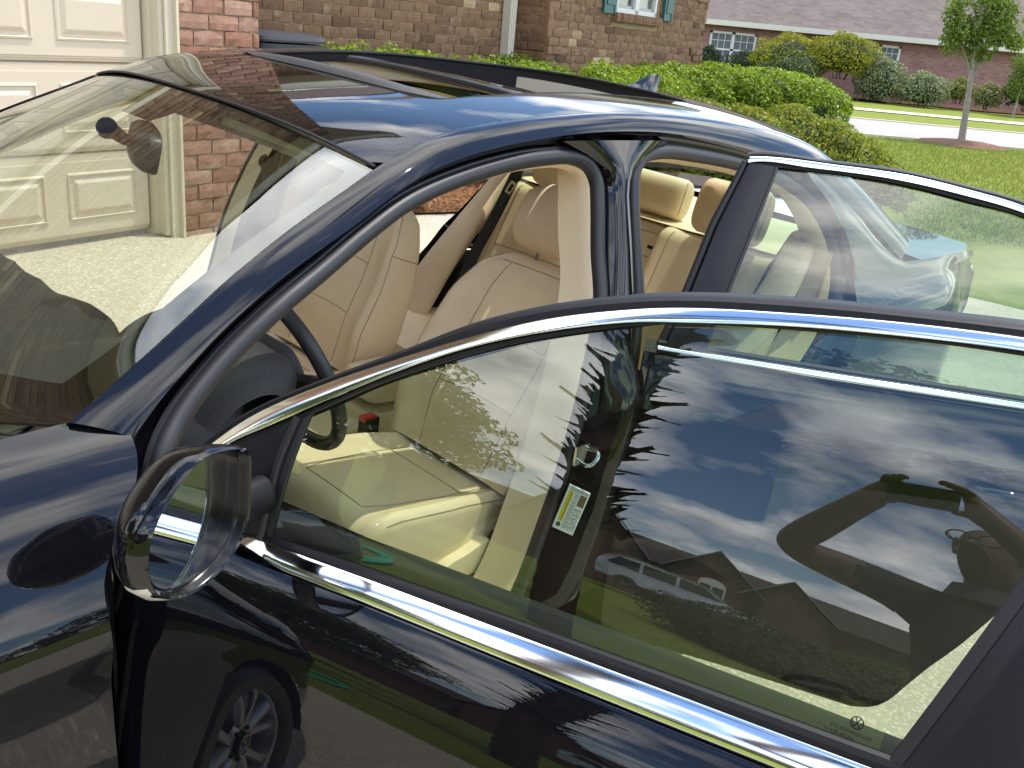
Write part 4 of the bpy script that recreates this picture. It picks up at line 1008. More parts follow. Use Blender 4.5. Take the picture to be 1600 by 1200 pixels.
def rear_door(sd, th):
    df = DoorFrame(1.80, .80, th, sd)
    OUT = [(.145, 1.4340), (.1492, 1.4366), (.3124, 1.4447), (.4745, 1.4489), (.6197, 1.4393), (.7429, 1.4256), (.86, 1.395), (.97, 1.335), (1.03, 1.25), (1.05, 1.15), (1.052, 1.05)]
    CT = [(.150, 1.4310), (.153, 1.4318), (.3503, 1.4420), (.496, 1.4435), (.6205, 1.4342), (.7441, 1.4180), (.853, 1.386), (.955, 1.328), (1.016, 1.245), (1.036, 1.15), (1.038, 1.05)]
    CB = [(.148, 1.4170), (.1513, 1.4188), (.2904, 1.4268), (.4571, 1.4300), (.6024, 1.4210), (.7466, 1.4029), (.843, 1.374), (.938, 1.318), (.998, 1.240), (1.016, 1.15), (1.018, 1.05)]
    GT = [(.150, 1.4130), (.2161, 1.4157), (.3754, 1.4222), (.5003, 1.4199), (.6249, 1.4088), (.7479, 1.3953), (.838, 1.366), (.930, 1.311), (.988, 1.235), (1.005, 1.15), (1.007, 1.05)]
    bT = [(.02, 1.0060), (.0374, 1.0067), (.4027, 1.0153), (.8234, 1.0274), (1.07, 1.034)]
    bB = [(.0, .9900), (.0377, .9908), (.4078, .9935), (.8279, 1.0088), (1.07, 1.016)]
    zb = lambda u: float(np.interp(u, *zip(*bB)))
    # lower edge follows the wheel arch at the rear
    zl = lambda u: float(np.interp(u, [0, .07, .36, .597, .642, .668, .685, .7, .7213, .7449, .7715, .8167, .87, .93, 1.0, 1.06], [.30, .2949, .2678, .238, .2322, .2372, .243, .2527, .2799, .3426, .4013, .4744, .57, .66, .75, .82]))
    u0f = lambda z: np.interp(z, [.2, .80, .867, .99], [.0, .0, .0027, .036])
    P = skin(df, .0, 1.06, zb, PROF, zl, n=90, tuck=lambda u: .010*max(0, (.04-u)/.04)**2)
    door = cb('rear_door', *grid(P), PAINT, angle=50)
    us = np.linspace(0, 1.06, 60)
    inn = lambda u, z: df(u, -.085, z)
    lo = [(u, zl(u)) for u in us]
    a = np.array([df(u, np.interp(max(zb(u)-z, 0), *zip(*PROF)), z) for u, z in lo]); b = np.array([inn(u, z) for u, z in lo])
    mb = MB(); mb.grid(np.array([a, b]))
    for uu_ in (0.0, 1.06):
        z = np.linspace(zl(uu_), zb(uu_), 14); mb.grid(np.array([df(uu_+0*z, np.interp(np.maximum(zb(uu_)-z, 0), *zip(*PROF)), z), df(uu_+0*z, -.085+0*z, z)]))
    cout(mb, 'door_edge', PAINT, door)
    k = np.linspace(0, 1, 12); U_, K_ = np.meshgrid(us, k); ZB = np.array([zb(x) for x in us]); ZL = np.array([zl(x) for x in us])
    cb('door_lining', *grid(df(U_, -.085+0*U_, ZL[None]*(1-K_)+ZB[None]*K_)), DASHM, door)
    mb = MB(); mb.grid(np.array([df(us, np.full(60, -.015), ZB), df(us, np.full(60, -.06), ZB+.016), df(us, np.full(60, -.085), ZB)])); cout(mb, 'lining_top', MATTE, door)
    mb = MB(); mb.grid(band(df, OUT, CT, 90, [(0, -.022), (-.03, -.008), (0, .006), (.35, .010), (1, .009)])); cout(mb, 'window_frame', MATTE, door)
    cb('window_chrome', *grid(band(df, CT, CB, 90, [(0, .006), (.05, .0115), (.12, .0126), (.5, .0142), (.88, .0154), (.95, .0148), (1, .004)])), CHROME, door, angle=60)
    mb = MB(); mb.grid(band(df, CB, GT, 90, [(0, .006), (.3, .009), (.8, .007), (1, -.001)])); mb.grid(band(df, CB, GT, 90, [(0, -.012), (1.6, -.014)])); cout(mb, 'window_seal', MATTE, door)
    x = np.linspace(.03, 1.06, 60); cu = lambda t: np.column_stack([x, np.interp(x, *zip(*t))]); a, b = cu(bB), cu(bT)
    cb('belt_chrome', *grid(np.array([on_glass(df, b*(1-k)+a*k, o) for k, o in ((0, .006), (.05, .013), (.25, .018), (.5, .020), (.75, .0185), (.95, .013), (1, .004))])), CHROME, door, angle=60)
    mb = MB(); g = b+np.array([0, .010]); mb.grid(np.array([on_glass(df, g*(1-k)+b*k, o) for k, o in ((0, .001), (.1, .007), (.5, .010), (1, .008))])); cout(mb, 'belt_seal', MATTE, door)
    gu = np.linspace(.05, 1.012, 60); zlo = np.interp(gu, *zip(*bT))-.03; zhi = np.interp(gu, *zip(*GT))+.004
    zhi = np.where(gu < .20, np.interp(gu, [.05, .074, .1063, .1489, .20], [1.0, 1.12, 1.28, 1.41, 1.416]), zhi); zhi = np.where(gu > 1.004, 1.05, zhi); zlo = np.minimum(zlo, zhi-.01)
    U_, K_ = np.meshgrid(np.arange(60), np.linspace(0, 1, 26), indexing='ij'); Z = zlo[U_]+(zhi-zlo)[U_]*K_
    cb('window_glass', *grid(df(gu[U_], vgl(Z)-.004, Z)), GLASS_SIDE, door)
    z = np.linspace(.995, 1.418, 30); uL = np.interp(z, [.995, 1.1209, 1.2803, 1.4164], [.040, .0740, .1063, .1489]); uR = np.interp(z, [.995, 1.1352, 1.4153], [.130, .1576, .2134])
    mb = MB(); mb.grid(np.array([on_glass(df, np.column_stack([uL*(1-k)+uR*k, z]), h) for k, h in ((-.02, -.05), (0, .004), (.04, .012), (.12, .0135), (.5, .014), (.90, .0135), (.93, .0125))])); cout(mb, 'pillar_cover', SATIN, door)
    mb = MB(); mb.grid(np.array([on_glass(df, np.column_stack([uL*(1-k)+uR*k, z]), h) for k, h in ((.93, .010), (.95, .0125), (1.03, .011), (1.06, .0))])); mb.grid(np.array([on_glass(df, np.column_stack([uL*(1-k)+uR*k, z]), h) for k, h in ((-.20, -.012), (-.13, .002), (-.03, .004), (-.02, -.03))])); cout(mb, 'pillar_seal', RUBBER, door)
    mb = MB(); mb.grid(np.array([on_glass(df, np.column_stack([uL*(1-k)+uR*k, z]), h) for k, h in ((0, -.045), (1, -.02))])); cout(mb, 'pillar_lining', BEIGE, door)
    mb = MB(); mb.tube(df(np.array([.74, .765, .81, .86, .91, .94]), np.array([.055, .082, .088, .088, .082, .058]), np.array([.845, .85, .853, .855, .857, .856])), np.array([.010, .013, .014, .014, .013, .010]), 10); cout(mb, 'door_handle', PAINT, door)
    return door, df

FD, FDF = front_door(1, 73.77)
RD, RDF = rear_door(1, 56)
FD2, _ = front_door(-1, 68)
RD2, _ = rear_door(-1, 40)
FD['label'] = "driver's door standing wide open with wing mirror"; RD['label'] = "rear door on the driver's side, standing open"
FD2['label'] = 'open front door on the passenger side'; RD2['label'] = 'open rear door on the passenger side'

# tyre pressure label on the driver's jamb: a flat print on the pillar face
def bp_face(a, b):
    """a towards the rear (m), b up, on the leading face of the pillar"""
    return np.stack([1.600+a+.0*b, .806+0*a, .655+b], -1)
# =================================================================== INTERIOR
def sgnp(x, p): return np.sign(x)*np.abs(x)**p
def cushion_loft(stations, n=56):
    """stations: list of dicts centre c (3), right (3), fwd (3) unit, w half width, t0 back thickness, t1 front thickness, bol bolster height, p power"""
    th = np.linspace(0, 2*np.pi, n, endpoint=False); rows = []
    for q in stations:
        a = sgnp(np.cos(th), q.get('p', .45))*q['w']; f = sgnp(np.sin(th), q.get('pf', .55))
        k = np.abs(np.cos(th))
        d = np.where(f > 0, f*q['t1'], f*q['t0'])
        bol = q.get('bol', 0)*np.clip((np.abs(a)/q['w']-.55)/.33, 0, 1)**2*(f > .2)*np.clip(1.25-np.abs(np.abs(a)/q['w']-.86)*1.8, 0, 1)
        rows.append(q['c']+a[:, None]*q['r']+(d+bol)[:, None]*q['f'])
    return np.array(rows)
def seat(name, yc, base, top, seatz, parts_col, slide=0.0, label=None, wk=1.0):
    root = empty(name); root.parent = car
    if label: root['label'] = label
    Y = np.array([0, 1.0, 0])
    b = np.array([base[0], yc, base[1]]); t = np.array([top[0], yc, top[1]]); ax = (t-b); Ln = np.linalg.norm(ax); ax /= Ln
    fw = np.cross(ax, Y); fw = fw if fw[0] < 0 else -fw        # points forward (towards -s)
    st = []
    for h in np.r_[np.linspace(-.02, .86, 22), np.linspace(.88, 1.0, 12)]:
        w = wk*np.interp(h, [-.02, .15, .5, .75, .9, 1.0], [.215, .235, .245, .228, .195, .150])
        cap = 1.0 if h < .88 else max(math.sqrt(max(1-((h-.88)/.122)**2, 0)), .02)
        t1 = np.interp(h, [0, .25, .6, 1.0], [.010, .030, .012, .004]); t0 = np.interp(h, [0, .3, .8, 1], [.15, .15, .115, .10])
        st.append(dict(c=b+ax*Ln*h-fw*t0*.38*(1-cap), r=Y, f=fw, w=w*(.72+.28*cap) if h > .88 else w, t0=t0*cap, t1=max(t1*cap, .001), bol=.040*np.interp(h, [0, .2, .7, .95], [.6, 1, .7, 0])*cap))
    R = cushion_loft(st)
    V, F = grid(R, False, True); n = R.shape[1]; F = F+[list(range((len(R)-1)*n, len(R)*n))]
    back = cb('seat_back', V, F, LEATHER, root, angle=60)
    def on(a, h, lift=.0):
        """point on the front face of the backrest"""
        i = np.interp(h, np.r_[np.linspace(-.02, .86, 22), np.linspace(.88, 1.0, 12)], np.arange(len(R)))
        i0 = int(min(math.floor(i), len(R)-2)); fr = i-i0; row = R[i0]*(1-fr)+R[i0+1]*fr
        half = row[1:n//2]; A = half[:, 1]-yc
        o = np.argsort(A); return np.array([np.interp(a, A[o], half[o, c]) for c in range(3)])*np.array([1, 0, 1])+np.array([0, yc+a, 0])+fw*lift
    mb = MB()
    ln = lambda f, q: np.array([on(*f(x)) for x in q])
    wi = lambda h: np.interp(h, [0, .2, .5, .8, .95], [.115, .13, .135, .125, .10])
    for sg in (-1, 1): mb.tube(ln(lambda h: (sg*wi(h), h), np.linspace(.0, .94, 30)), .0016, 5)
    for h in (.30, .60): mb.tube(ln(lambda a: (a, h+.012*(1-(a/.13)**2)), np.linspace(-wi(h), wi(h), 16)), .0013, 5)
    mb.tube(ln(lambda a: (a, .945-.25*a*a), np.linspace(-.135, .135, 16)), .0016, 5)
    # side seam that runs round the bolster
    for sg in (-1, 1):
        j = 2 if sg > 0 else n//2-2
        P = R[2:31, j]; mb.tube(P, .0016, 5)
        ks = [n-3 if sg > 0 else n//2+3]
        i = 17; arc = [R[i][(x) % n] for x in (range(j, ks[0]-n-6, -1) if sg > 0 else range(j, n//2+10))]; mb.tube(np.array(arc), .0016, 5)
    cout(mb, 'seat_seam', SEAM, back)
    # headrest
    hc = t+ax*.105+fw*.0
    st = []
    for h in np.linspace(-1, 1, 25):
        k = max(1-abs(h)**3.2, .0)**.5
        st.append(dict(c=hc+ax*.092*h-fw*.006+fw*.022*(1-h*h)*.3+fw*.02*h*0, r=Y, f=fw, w=max(.145*(.62+.38*k)-.014*max(h, 0), .02) if k > 0 else .04, t0=max(.050*k, .001), t1=max(.050*k, .001), bol=0, p=.5, pf=.7))
    Rh = cushion_loft(st, 44); V, F = grid(Rh, False, True); m = 44
    hr = cb('headrest', V, F+[list(range(m)), list(range((len(Rh)-1)*m, len(Rh)*m))], LEATHER, root, angle=70)
    mb = MB(); mb.tube(Rh[2:-2, 2], .0014, 5); mb.tube(Rh[2:-2, m//2-2], .0014, 5); cout(mb, 'seat_seam', SEAM, hr)
    mb = MB()
    for sg in (-1, 1): mb.tube([t+Y*sg*.055-fw*.05-ax*.05, hc+Y*sg*.055-fw*.008-ax*.05], .006, 6)
    cout(mb, 'headrest_post', STEEL, root)
    # cushion
    st = []; s0, s1 = base[0]-.44, base[0]+.06
    fwU = np.array([0, 0, 1.0])
    qs = np.linspace(0, 1, 30)
    for q in qs:
        s = s0+(s1-s0)*q; cap = math.sqrt(max(1-((.10-q)/.105)**2, 0.0004)) if q < .10 else 1.0
        z = seatz-.065+np.interp(q, [0, .12, .5, .85, 1], [.008, .022, .0, -.022, -.03])
        w = np.interp(q, [0, .15, .5, 1], [.195, .212, .218, .205])
        st.append(dict(c=np.array([s, yc, z]), r=Y, f=fwU, w=w*(.8+.2*cap), t0=.11*cap, t1=.065*cap, bol=.040*np.interp(q, [0, .2, .6, 1], [.3, .9, 1, .7])*cap, p=.42, pf=.5))
    R2 = cushion_loft(st); V, F = grid(R2, False, True)
    cu = cb('seat_cushion', V, F+[list(range(n)), list(range((len(R2)-1)*n, len(R2)*n))], LEATHER, root, angle=60)
    def oc(a, q):
        i = np.interp(q, qs, np.arange(len(R2))); i0 = int(min(math.floor(i), len(R2)-2)); fr = i-i0; row = R2[i0]*(1-fr)+R2[i0+1]*fr
        half = row[1:n//2]; A = half[:, 1]-yc; o = np.argsort(A)
        return np.array([np.interp(a, A[o], half[o, 0]), yc+a, np.interp(a, A[o], half[o, 2])+.0004])
    mb = MB(); wc = lambda q: np.interp(q, [.1, .3, .6, 1], [.10, .125, .135, .13])
    for sg in (-1, 1): mb.tube(np.array([oc(sg*wc(q), q) for q in np.linspace(.16, .97, 24)]), .0016, 5)
    mb.tube(np.array([oc(a, .16-.35*a*a) for a in np.linspace(-.105, .105, 14)]), .0016, 5)
    mb.tube(np.array([oc(a, .70) for a in np.linspace(-.135, .135, 14)]), .0016, 5)
    for sg in (-1, 1):
        j = 3 if sg > 0 else n//2-3; mb.tube(R2[4:29, j], .0016, 5)
    cout(mb, 'seat_seam', SEAM, cu)
    # plinth with side valance and lever
    mb = MB(); mb.box((base[0]-.24, yc, seatz-.26), (.46, .36, .16)); cout(mb, 'seat_rail', CARPET, root)
    for sg in (-1, 1):
        s = np.linspace(base[0]-.45, base[0]+.10, 20); k = (s-s[0])/(s[-1]-s[0])
        top = seatz-.095+.045*k+.03*np.sin(np.pi*k); low = seatz-.235+.05*np.abs(2*k-1)**3; yo = yc+sg*(.205+.010*np.sin(np.pi*k))
        cb('seat_valance', *grid(np.array([np.column_stack([s, yo-sg*.035, top+.006]), np.column_stack([s, yo-sg*.010, top]), np.column_stack([s, yo, top-.02]), np.column_stack([s, yo+sg*.002, (top+low)/2]), np.column_stack([s, yo-sg*.004, low])])), BEIGE, root)
    mb = MB(); sg = 1 if yc > 0 else -1
    lev = np.array([(base[0]-.235, seatz-.155), (base[0]-.225, seatz-.118), (base[0]-.15, seatz-.098), (base[0]-.085, seatz-.085), (base[0]-.072, seatz-.10), (base[0]-.085, seatz-.135), (base[0]-.10, seatz-.165), (base[0]-.13, seatz-.162), (base[0]-.19, seatz-.160)])
    y0 = yc+sg*.216
    lp = closed_spline(lev, 40); cc_ = lp.mean(0)
    mb.grid(np.array([np.column_stack([(cc_+(lp-cc_)*k)[:, 0], np.full(40, y0+sg*o), (cc_+(lp-cc_)*k)[:, 1]]) for k, o in ((1, -.010), (1, .020), (.95, .027), (.5, .028), (.02, .028))]), False, True)
    cout(mb, 'seat_lever', BEIGE, root)
    mb = MB(); mb.tube(spline([(base[0]-.095, y0+sg*.001, seatz-.195), (base[0]-.082, y0+sg*.001, seatz-.15), (base[0]-.066, y0+sg*.001, seatz-.105), (base[0]-.048, y0-sg*.001, seatz-.085)], 14), .0045, 6); cout(mb, 'lever_slot', MATTE, root)
    return root
seat('driver_seat', .42, (1.615, .605), (1.862, 1.092), .605, LEATHER)
seat('passenger_seat', -.375, (1.735, .600), (1.905, 1.104), .60, LEATHER, wk=1.07)
# driver's belt buckle
mb = MB(); mb.box((1.555, .155, .580), (.046, .030, .085)); mb.tube([(1.575, .150, .54), (1.60, .150, .47)], .009, 8); bk = cout(mb, 'belt_buckle', MATTE)
mb = MB(); mb.box((1.551, .155, .622), (.040, .024, .014)); cout(mb, 'release_button', RED, bk)
# rear bench
root = empty('rear_bench'); root.parent = car; Y = np.array([0, 1.0, 0])
def bench_back(yc, hw, name, s_b=2.62, s_t=2.815, z_t=1.055, bolster=.03):
    b = np.array([s_b, yc, .60]); t = np.array([s_t, yc, z_t]); ax = t-b; Ln = np.linalg.norm(ax); ax /= Ln; fw = np.cross(ax, Y); fw = fw if fw[0] < 0 else -fw
    st = []
    for h in np.r_[np.linspace(0, .86, 14), np.linspace(.88, 1, 9)]:
        cap = 1 if h < .88 else max(math.sqrt(max(1-((h-.88)/.122)**2, 0)), .03)
        st.append(dict(c=b+ax*Ln*h-fw*.03*(1-cap), r=Y, f=fw, w=hw*(.93+.07*cap), t0=.09*cap, t1=max(.03*cap, .001), bol=bolster*cap, p=.35, pf=.5))
    R = cushion_loft(st); V, F = grid(R, False, True); o = cb('seat_back', V, F+[list(range((len(R)-1)*56, len(R)*56))], LEATHER, root, angle=60)
    mb = MB()
    for j in (4, 24): mb.tube(R[:20, j]+fw*.0003, .0016, 5)
    for j in (9, 19): mb.tube(R[:20, j]+fw*.0003, .0016, 5)
    for i in (7,): mb.tube(R[i, 9:20]+fw*.0005, .0016, 5)
    cout(mb, 'seat_seam', SEAM, o)
bench_back(.36, .235, 'left'); bench_back(-.36, .235, 'right')
for sg in (1, -1):
    # side bolsters next to the doors
    pth = spline([(2.36, sg*.655, .56), (2.47, sg*.65, .72), (2.60, sg*.640, .88), (2.72, sg*.630, 1.02), (2.82, sg*.615, 1.14)], 30)
    mb = MB(); k = np.linspace(0, 1, 30); th = np.linspace(0, 2*np.pi, 24, endpoint=False)
    rows = [pth[i]+np.column_stack([np.cos(th)*.070*(1-.35*k[i])-.0, np.sin(th)*.085*(1-.45*k[i]), .25*np.cos(th)*.06]) for i in range(30)]
    mb.grid(np.array(rows), False, True); cout(mb, 'side_bolster', LEATHER, root)
# centre section with folding hatch
mb = MB(); p = lambda y, h, d=0: np.array([2.640+.195*h-.02*0-d*.92, y, .60+.455*h+d*.38])
yy, hh = np.meshgrid(np.linspace(-.125, .125, 8), np.linspace(0, .96, 12)); mb.grid(np.array([[p(a, b) for a, b in zip(r1_, r2_)] for r1_, r2_ in zip(yy, hh)]))
mb.grid(np.array([[p(a, .96), p(a, 1.0, -.03), p(a, 1.0, -.10)] for a in np.linspace(-.13, .13, 8)])); cs_ = cout(mb, 'bench_center', BEIGE, root)
mb = MB()
for a0, a1, h0, h1 in ((-.09, .095, .50, .73), (-.105, .11, .12, .90)):
    mb.tube(np.array([p(a0, h0, .001), p(a1, h0, .001), p(a1, h1, .001), p(a0, h1, .001)]), .002, 5, True)
cout(mb, 'hatch_groove', SEAM, cs_)
mb = MB()
for a, h in ((.075, .80), (-.02, .69), (.088, .36)): cout(MB().box(p(a, h, .002), (.006, .020, .010)), 'hatch_catch', MATTE, cs_)
pass
def rear_headrest(yc, w, s, z, hh=.085, dp=.05):
    ax = np.array([.25, 0, .968]); fw = np.array([-.968, 0, .25]); st = []
    for h in np.linspace(-1, 1, 21):
        k = max(1-abs(h)**3.5, 0)**.5
        st.append(dict(c=np.array([s, yc, z])+ax*hh*h, r=Y, f=fw, w=max(w*(.80+.20*k), .02), t0=max(dp*k, .001), t1=max(dp*k, .001), p=.42, pf=.7))
    R = cushion_loft(st, 40); V, F = grid(R, False, True); o = cb('headrest', V, F+[list(range(40)), list(range(800, 840))], LEATHER, root, angle=70)
    mb = MB(); mb.tube(R[2:-2, 2], .0014, 5); mb.tube(R[2:-2, 18], .0014, 5); cout(mb, 'seat_seam', SEAM, o)
rear_headrest(-.005, .125, 2.90, 1.128, .072, .06); rear_headrest(.36, .13, 2.80, 1.155, .09); rear_headrest(-.37, .13, 2.80, 1.155, .09)
mb = MB(); yy = np.linspace(-.62, .62, 24)
sec = [(2.10, .38), (2.08, .50), (2.11, .565), (2.20, .575), (2.45, .555), (2.66, .545)]
mb.grid(np.array([[(s, y, z+.02*math.cos(y*9)*(s > 2.1)) for s, z in sec] for y in yy])); cout(mb, 'seat_cushion', LEATHER, root)
mb = MB(); u, v = np.meshgrid(np.linspace(-1, 1, 12), np.linspace(0, 1, 6)); mb.grid(np.stack([2.80+.62*v, u*.60, 1.055+.0*v+.01*u*u], -1)); shelf = cout(mb, 'parcel_shelf', BEIGE)
# C pillar trims
for sg in (1, -1):
    rows = []
    for k in np.linspace(0, 1, 16):
        a = np.array([2.70+.70*k, sg*(.575+.07*k), 1.365-.29*k]); b = np.array([2.60+.30*k, sg*(.625+.085*k), 1.345-.24*k-.05*k*k]); 
        rows.append([a, a*.5+b*.5+np.array([0, -sg*.018, 0]), b, b+np.array([0, sg*.02, -.01])])
    cb('rear_pillar_trim', *grid(np.array(rows)), BEIGE)
    rows = [[(2.84+.1*k, sg*.66, 1.13-.55*k), (2.78-.05*k, sg*(.735-.02*k), 1.12-.5*k)] for k in np.linspace(0, 1, 10)]
    cb('rear_side_trim', *grid(np.array(rows)), BEIGE)
# headliner
hl = loop_rect(1.445, 2.40, -.422, .392, .06, N); Lh2 = by_angle(hl, ANG); Lo2 = Lo.copy(); c0_ = np.array([1.95, 0]); Lo2 = c0_+(Lo-c0_)*np.array([.965, 1.02])
rows = [np.column_stack([Lh2, zroof(Lh2[:, 0], Lh2[:, 1])-.030]), np.column_stack([Lh2, zroof(Lh2[:, 0], Lh2[:, 1])-.060])]
for k in (0, .1, .3, .6, .85, 1):
    q = Lh2*(1-k)+Lo2*k; rows.append(np.column_stack([q, zroof(q[:, 0], np.clip(q[:, 1], -.55, .55))-.078-.0*k]))
cb('headliner', *grid(np.array(rows), False, True), HEADLINER)
# A pillar inner trims: from the glass edge to the door seal
FL = closed_spline(F_LOOP, 220)
for sg in (1, -1):
    a = A_C[(A_C[:, 0] < 1.20)].copy(); a = resample(a, 24); up_ = FL[(FL[:, 2] > 1.03)]
    f = np.array([up_[((up_-q)**2).sum(1).argmin()] for q in a+np.array([.06, .04, -.05])]); f = np.array([[np.convolve(np.pad(f[:, c], 2, 'edge'), np.ones(5)/5, 'valid')[k] for c in range(3)] for k in range(24)])
    p0 = a+np.array([.012, -.010, -.012]); p4 = f+np.array([.012, -.040, -.012]); p1 = p0*.75+p4*.25+np.array([0, -.020, -.008]); p2 = p0*.45+p4*.55+np.array([0, -.026, -.010]); p3 = p0*.15+p4*.85+np.array([0, -.014, -.006])
    R = np.array([p0, p1, p2, p3, p4]); R[..., 1] *= sg
    ap = cb('pillar_trim', *grid(R), BEIGE)
    if sg < 0:
        i = 14; c_ = (R[1, i]+R[2, i])/2; tdir = R[1, i+1]-R[1, i]; tdir /= np.linalg.norm(tdir); sd_ = R[2, i]-R[1, i]; sd_ /= np.linalg.norm(sd_); nn_ = np.cross(tdir, sd_)
        mb = MB(); mb.box(c_+np.array([-.002, .004, .004]), (.035, .016, .004), np.array([tdir, sd_, nn_])); cout(mb, 'airbag_tab', plain('grey_tab', (.22, .21, .17), .6), ap)
# sun visors and overhead edge
for sg in (1, -1):
    mb = MB(); u, v = np.meshgrid(np.linspace(0, 1, 14), np.linspace(0, 1, 6))
    yy = sg*(.07+.40*u); s_ = HDR(yy)+.035+.13*v; z_ = 1.378-.085*yy**2-.010*v+.012*(1-v)*0
    top = np.stack([s_, yy, z_+.0], -1); bot = np.stack([s_, yy, z_-.018], -1)
    loop = np.concatenate([top, bot[::-1]]); mb.grid(loop, True, False); cout(mb, 'sun_visor', HEADLINER)
mb = MB(); y = np.linspace(-.52, .52, 30); e = HDR(y); mb.grid(np.array([np.column_stack([e+.030, y, zroof(e, y)-.014]), np.column_stack([e+.036, y, zroof(e, y)-.030]), np.column_stack([e+.075, y, zroof(e+.07, y)-.060])])); cout(mb, 'header_trim', HEADLINER)
# inner mirror on its stalk
mb = MB(); out_ = spline([(.0, .118), (.05, .116), (.098, .098), (.112, .05), (.108, .0), (.09, -.04), (.0, -.055), (-.09, -.05), (-.11, -.02), (-.112, .05), (-.095, .10), (-.05, .116)], 12)
mc = np.array([1.045, -.012, 1.297]); nrm = np.array([.93, .32, -.17]); nrm /= np.linalg.norm(nrm); rt = np.cross(np.array([0, 0, 1.0]), nrm); rt /= np.linalg.norm(rt); up = np.cross(nrm, rt)
lp = closed_spline([(-.128, .0), (-.122, .031), (-.08, .041), (0, .044), (.08, .041), (.122, .031), (.128, 0), (.122, -.032), (.08, -.043), (0, -.048), (-.08, -.043), (-.122, -.032)], 60)
rows = [mc+(lp[:, :1]*sc)*rt+(lp[:, 1:]*sc)*up+nrm*o for sc, o in ((.93, .0), (.985, .001), (1.0, -.006), (.97, -.022), (.8, -.036), (.4, -.044), (.01, -.046))]
im = cb('inner_mirror', *grid(np.array(rows), False, True), plain('mirror_shell', (.045, .045, .05), .4))
rows = [mc+(lp[:, :1]*sc)*rt+(lp[:, 1:]*sc)*up+nrm*.0015 for sc in (.93, .5, .01)]; cb('mirror_glass', *grid(np.array(rows), False, True), MIRROR, im)
mb = MB(); mb.tube(spline([mc-nrm*.030, mc-nrm*.055+up*.004, mc-nrm*.080+up*.016, np.array([.944, .004, 1.338])], 16), np.linspace(.010, .022, 16), 12); cout(mb, 'mirror_stalk', MATTE, im)
mb = MB(); mb.tube([mc-up*.036-nrm*.004, mc-up*.052+nrm*.006, mc-up*.055+nrm*.012], .005, 6); cout(mb, 'dip_lever', MATTE, im)
# dashboard
yy = np.linspace(-.66, .66, 67)
def dash_row(y):
    hood = math.exp(-((y-.40)/.165)**4); cen = math.exp(-((y)/.12)**4)
    s_e = .905+.10*hood+.02*cen-.05*max(abs(y)-.5, 0)*4
    z_e = .945+.055*hood+.01*cen-.35*max(abs(y)-.50, 0)
    pts = [(.42+.18*(abs(y)/.66)**2, .965+.03*(abs(y)/.66)**2-.02), (.60, .965+.02*hood), (.75, .962+.05*hood), (s_e-.05, z_e+.012), (s_e-.008, z_e+.004), (s_e, z_e-.015)]
    if hood > .5: pts += [(s_e-.05, z_e-.05), (s_e-.06, z_e-.13), (s_e-.02, z_e-.20)]
    else: pts += [(s_e+.004, z_e-.05), (s_e-.004, z_e-.13), (s_e-.02, z_e-.20)]
    pts += [(s_e-.05, .62), (s_e-.16, .50), (s_e-.3, .45)]
    return [(s, y, z) for s, z in resample(np.array(pts), 40)]
cb('dashboard', *grid(np.array([dash_row(y) for y in yy])), DASHM, angle=50)
for sg in (1, -1):
    row = dash_row(.66*sg)
    cb('dash_end', [p_ for p_ in row]+[(.55, .66*sg, .45)], [list(range(41))], DASHM)
mb = MB()
for c_ in ((.955, .575, .835), (.93, .0, .80)):
    for r_ in (.034, .026): mb.grid(np.array([[(c_[0]+.012*k, c_[1]+math.cos(t)*r_*(1-.15*k), c_[2]+math.sin(t)*r_*(1-.15*k)) for t in np.linspace(0, 2*np.pi, 24, endpoint=False)] for k in (0, 1)]), False, True)
cout(mb, 'air_vent', MATTE)
mb = MB(); mb.grid(np.array([[(.985+.045*k, .475+math.cos(t)*r_, .862+math.sin(t)*r_) for t in np.linspace(0, 2*np.pi, 24, endpoint=False)] for k, r_ in ((0, .032), (.6, .030), (1, .022), (1, .001))]), False, True); cout(mb, 'light_switch', MATTE)
# instrument pod side, column shroud and steering wheel
C = np.array([1.115, .405, .935]); tl = 21*D; e1 = np.array([0, 1.0, 0]); e2 = np.array([-math.sin(tl), 0, math.cos(tl)]); nw = np.cross(e1, e2); nw = nw if nw[0] > 0 else -nw
sw = empty('steering_wheel'); sw.parent = car
th = np.linspace(0, 2*np.pi, 90, endpoint=False); rimr = .0155
mb = MB(); mb.tube(C+.184*(np.cos(th)[:, None]*e1+np.sin(th)[:, None]*e2), rimr, 14, True); cout(mb, 'wheel_rim', plain('wheel_leather', (.014, .015, .018), .38, bump=(700, .15, 'voronoi')), sw)
hub = closed_spline([(-.085, .03), (-.07, .065), (0, .072), (.07, .065), (.085, .03), (.075, -.03), (.04, -.075), (0, -.085), (-.04, -.075), (-.075, -.03)], 50)
mb = MB(); mb.grid(np.array([C+hub[:, :1]*k*e1+hub[:, 1:]*k*e2+nw*o for k, o in ((.8, -.05), (1, -.03), (1, -.008), (.93, .004), (.5, .012), (.01, .014))]), False, True)
for a_ in (8, 172, 270):
    d_ = math.cos(a_*D)*e1+math.sin(a_*D)*e2; q_ = np.cross(nw, d_)
    mb.grid(np.array([[C+d_*r_-nw*(.022-.012*(r_ > .12))+q_*w_+nw*h_ for w_, h_ in ((-.020, 0), (-.016, .010), (.016, .010), (.020, 0), (.014, -.012), (-.014, -.012))] for r_ in (.06, .10, .14, .182)]), False, True)
cout(mb, 'wheel_hub', DASHM, sw)
mb = MB(); ax_ = -nw; ang = np.linspace(0, 2*np.pi, 28, endpoint=False)
mb.grid(np.array([[C+ax_*d_+e1*math.cos(t)*r_*1.15+e2*math.sin(t)*r_ for t in ang] for d_, r_ in ((.035, .02), (.036, .055), (.06, .066), (.12, .07), (.22, .085))]), False, True); cout(mb, 'column_shroud', DASHM, sw)
mb = MB()
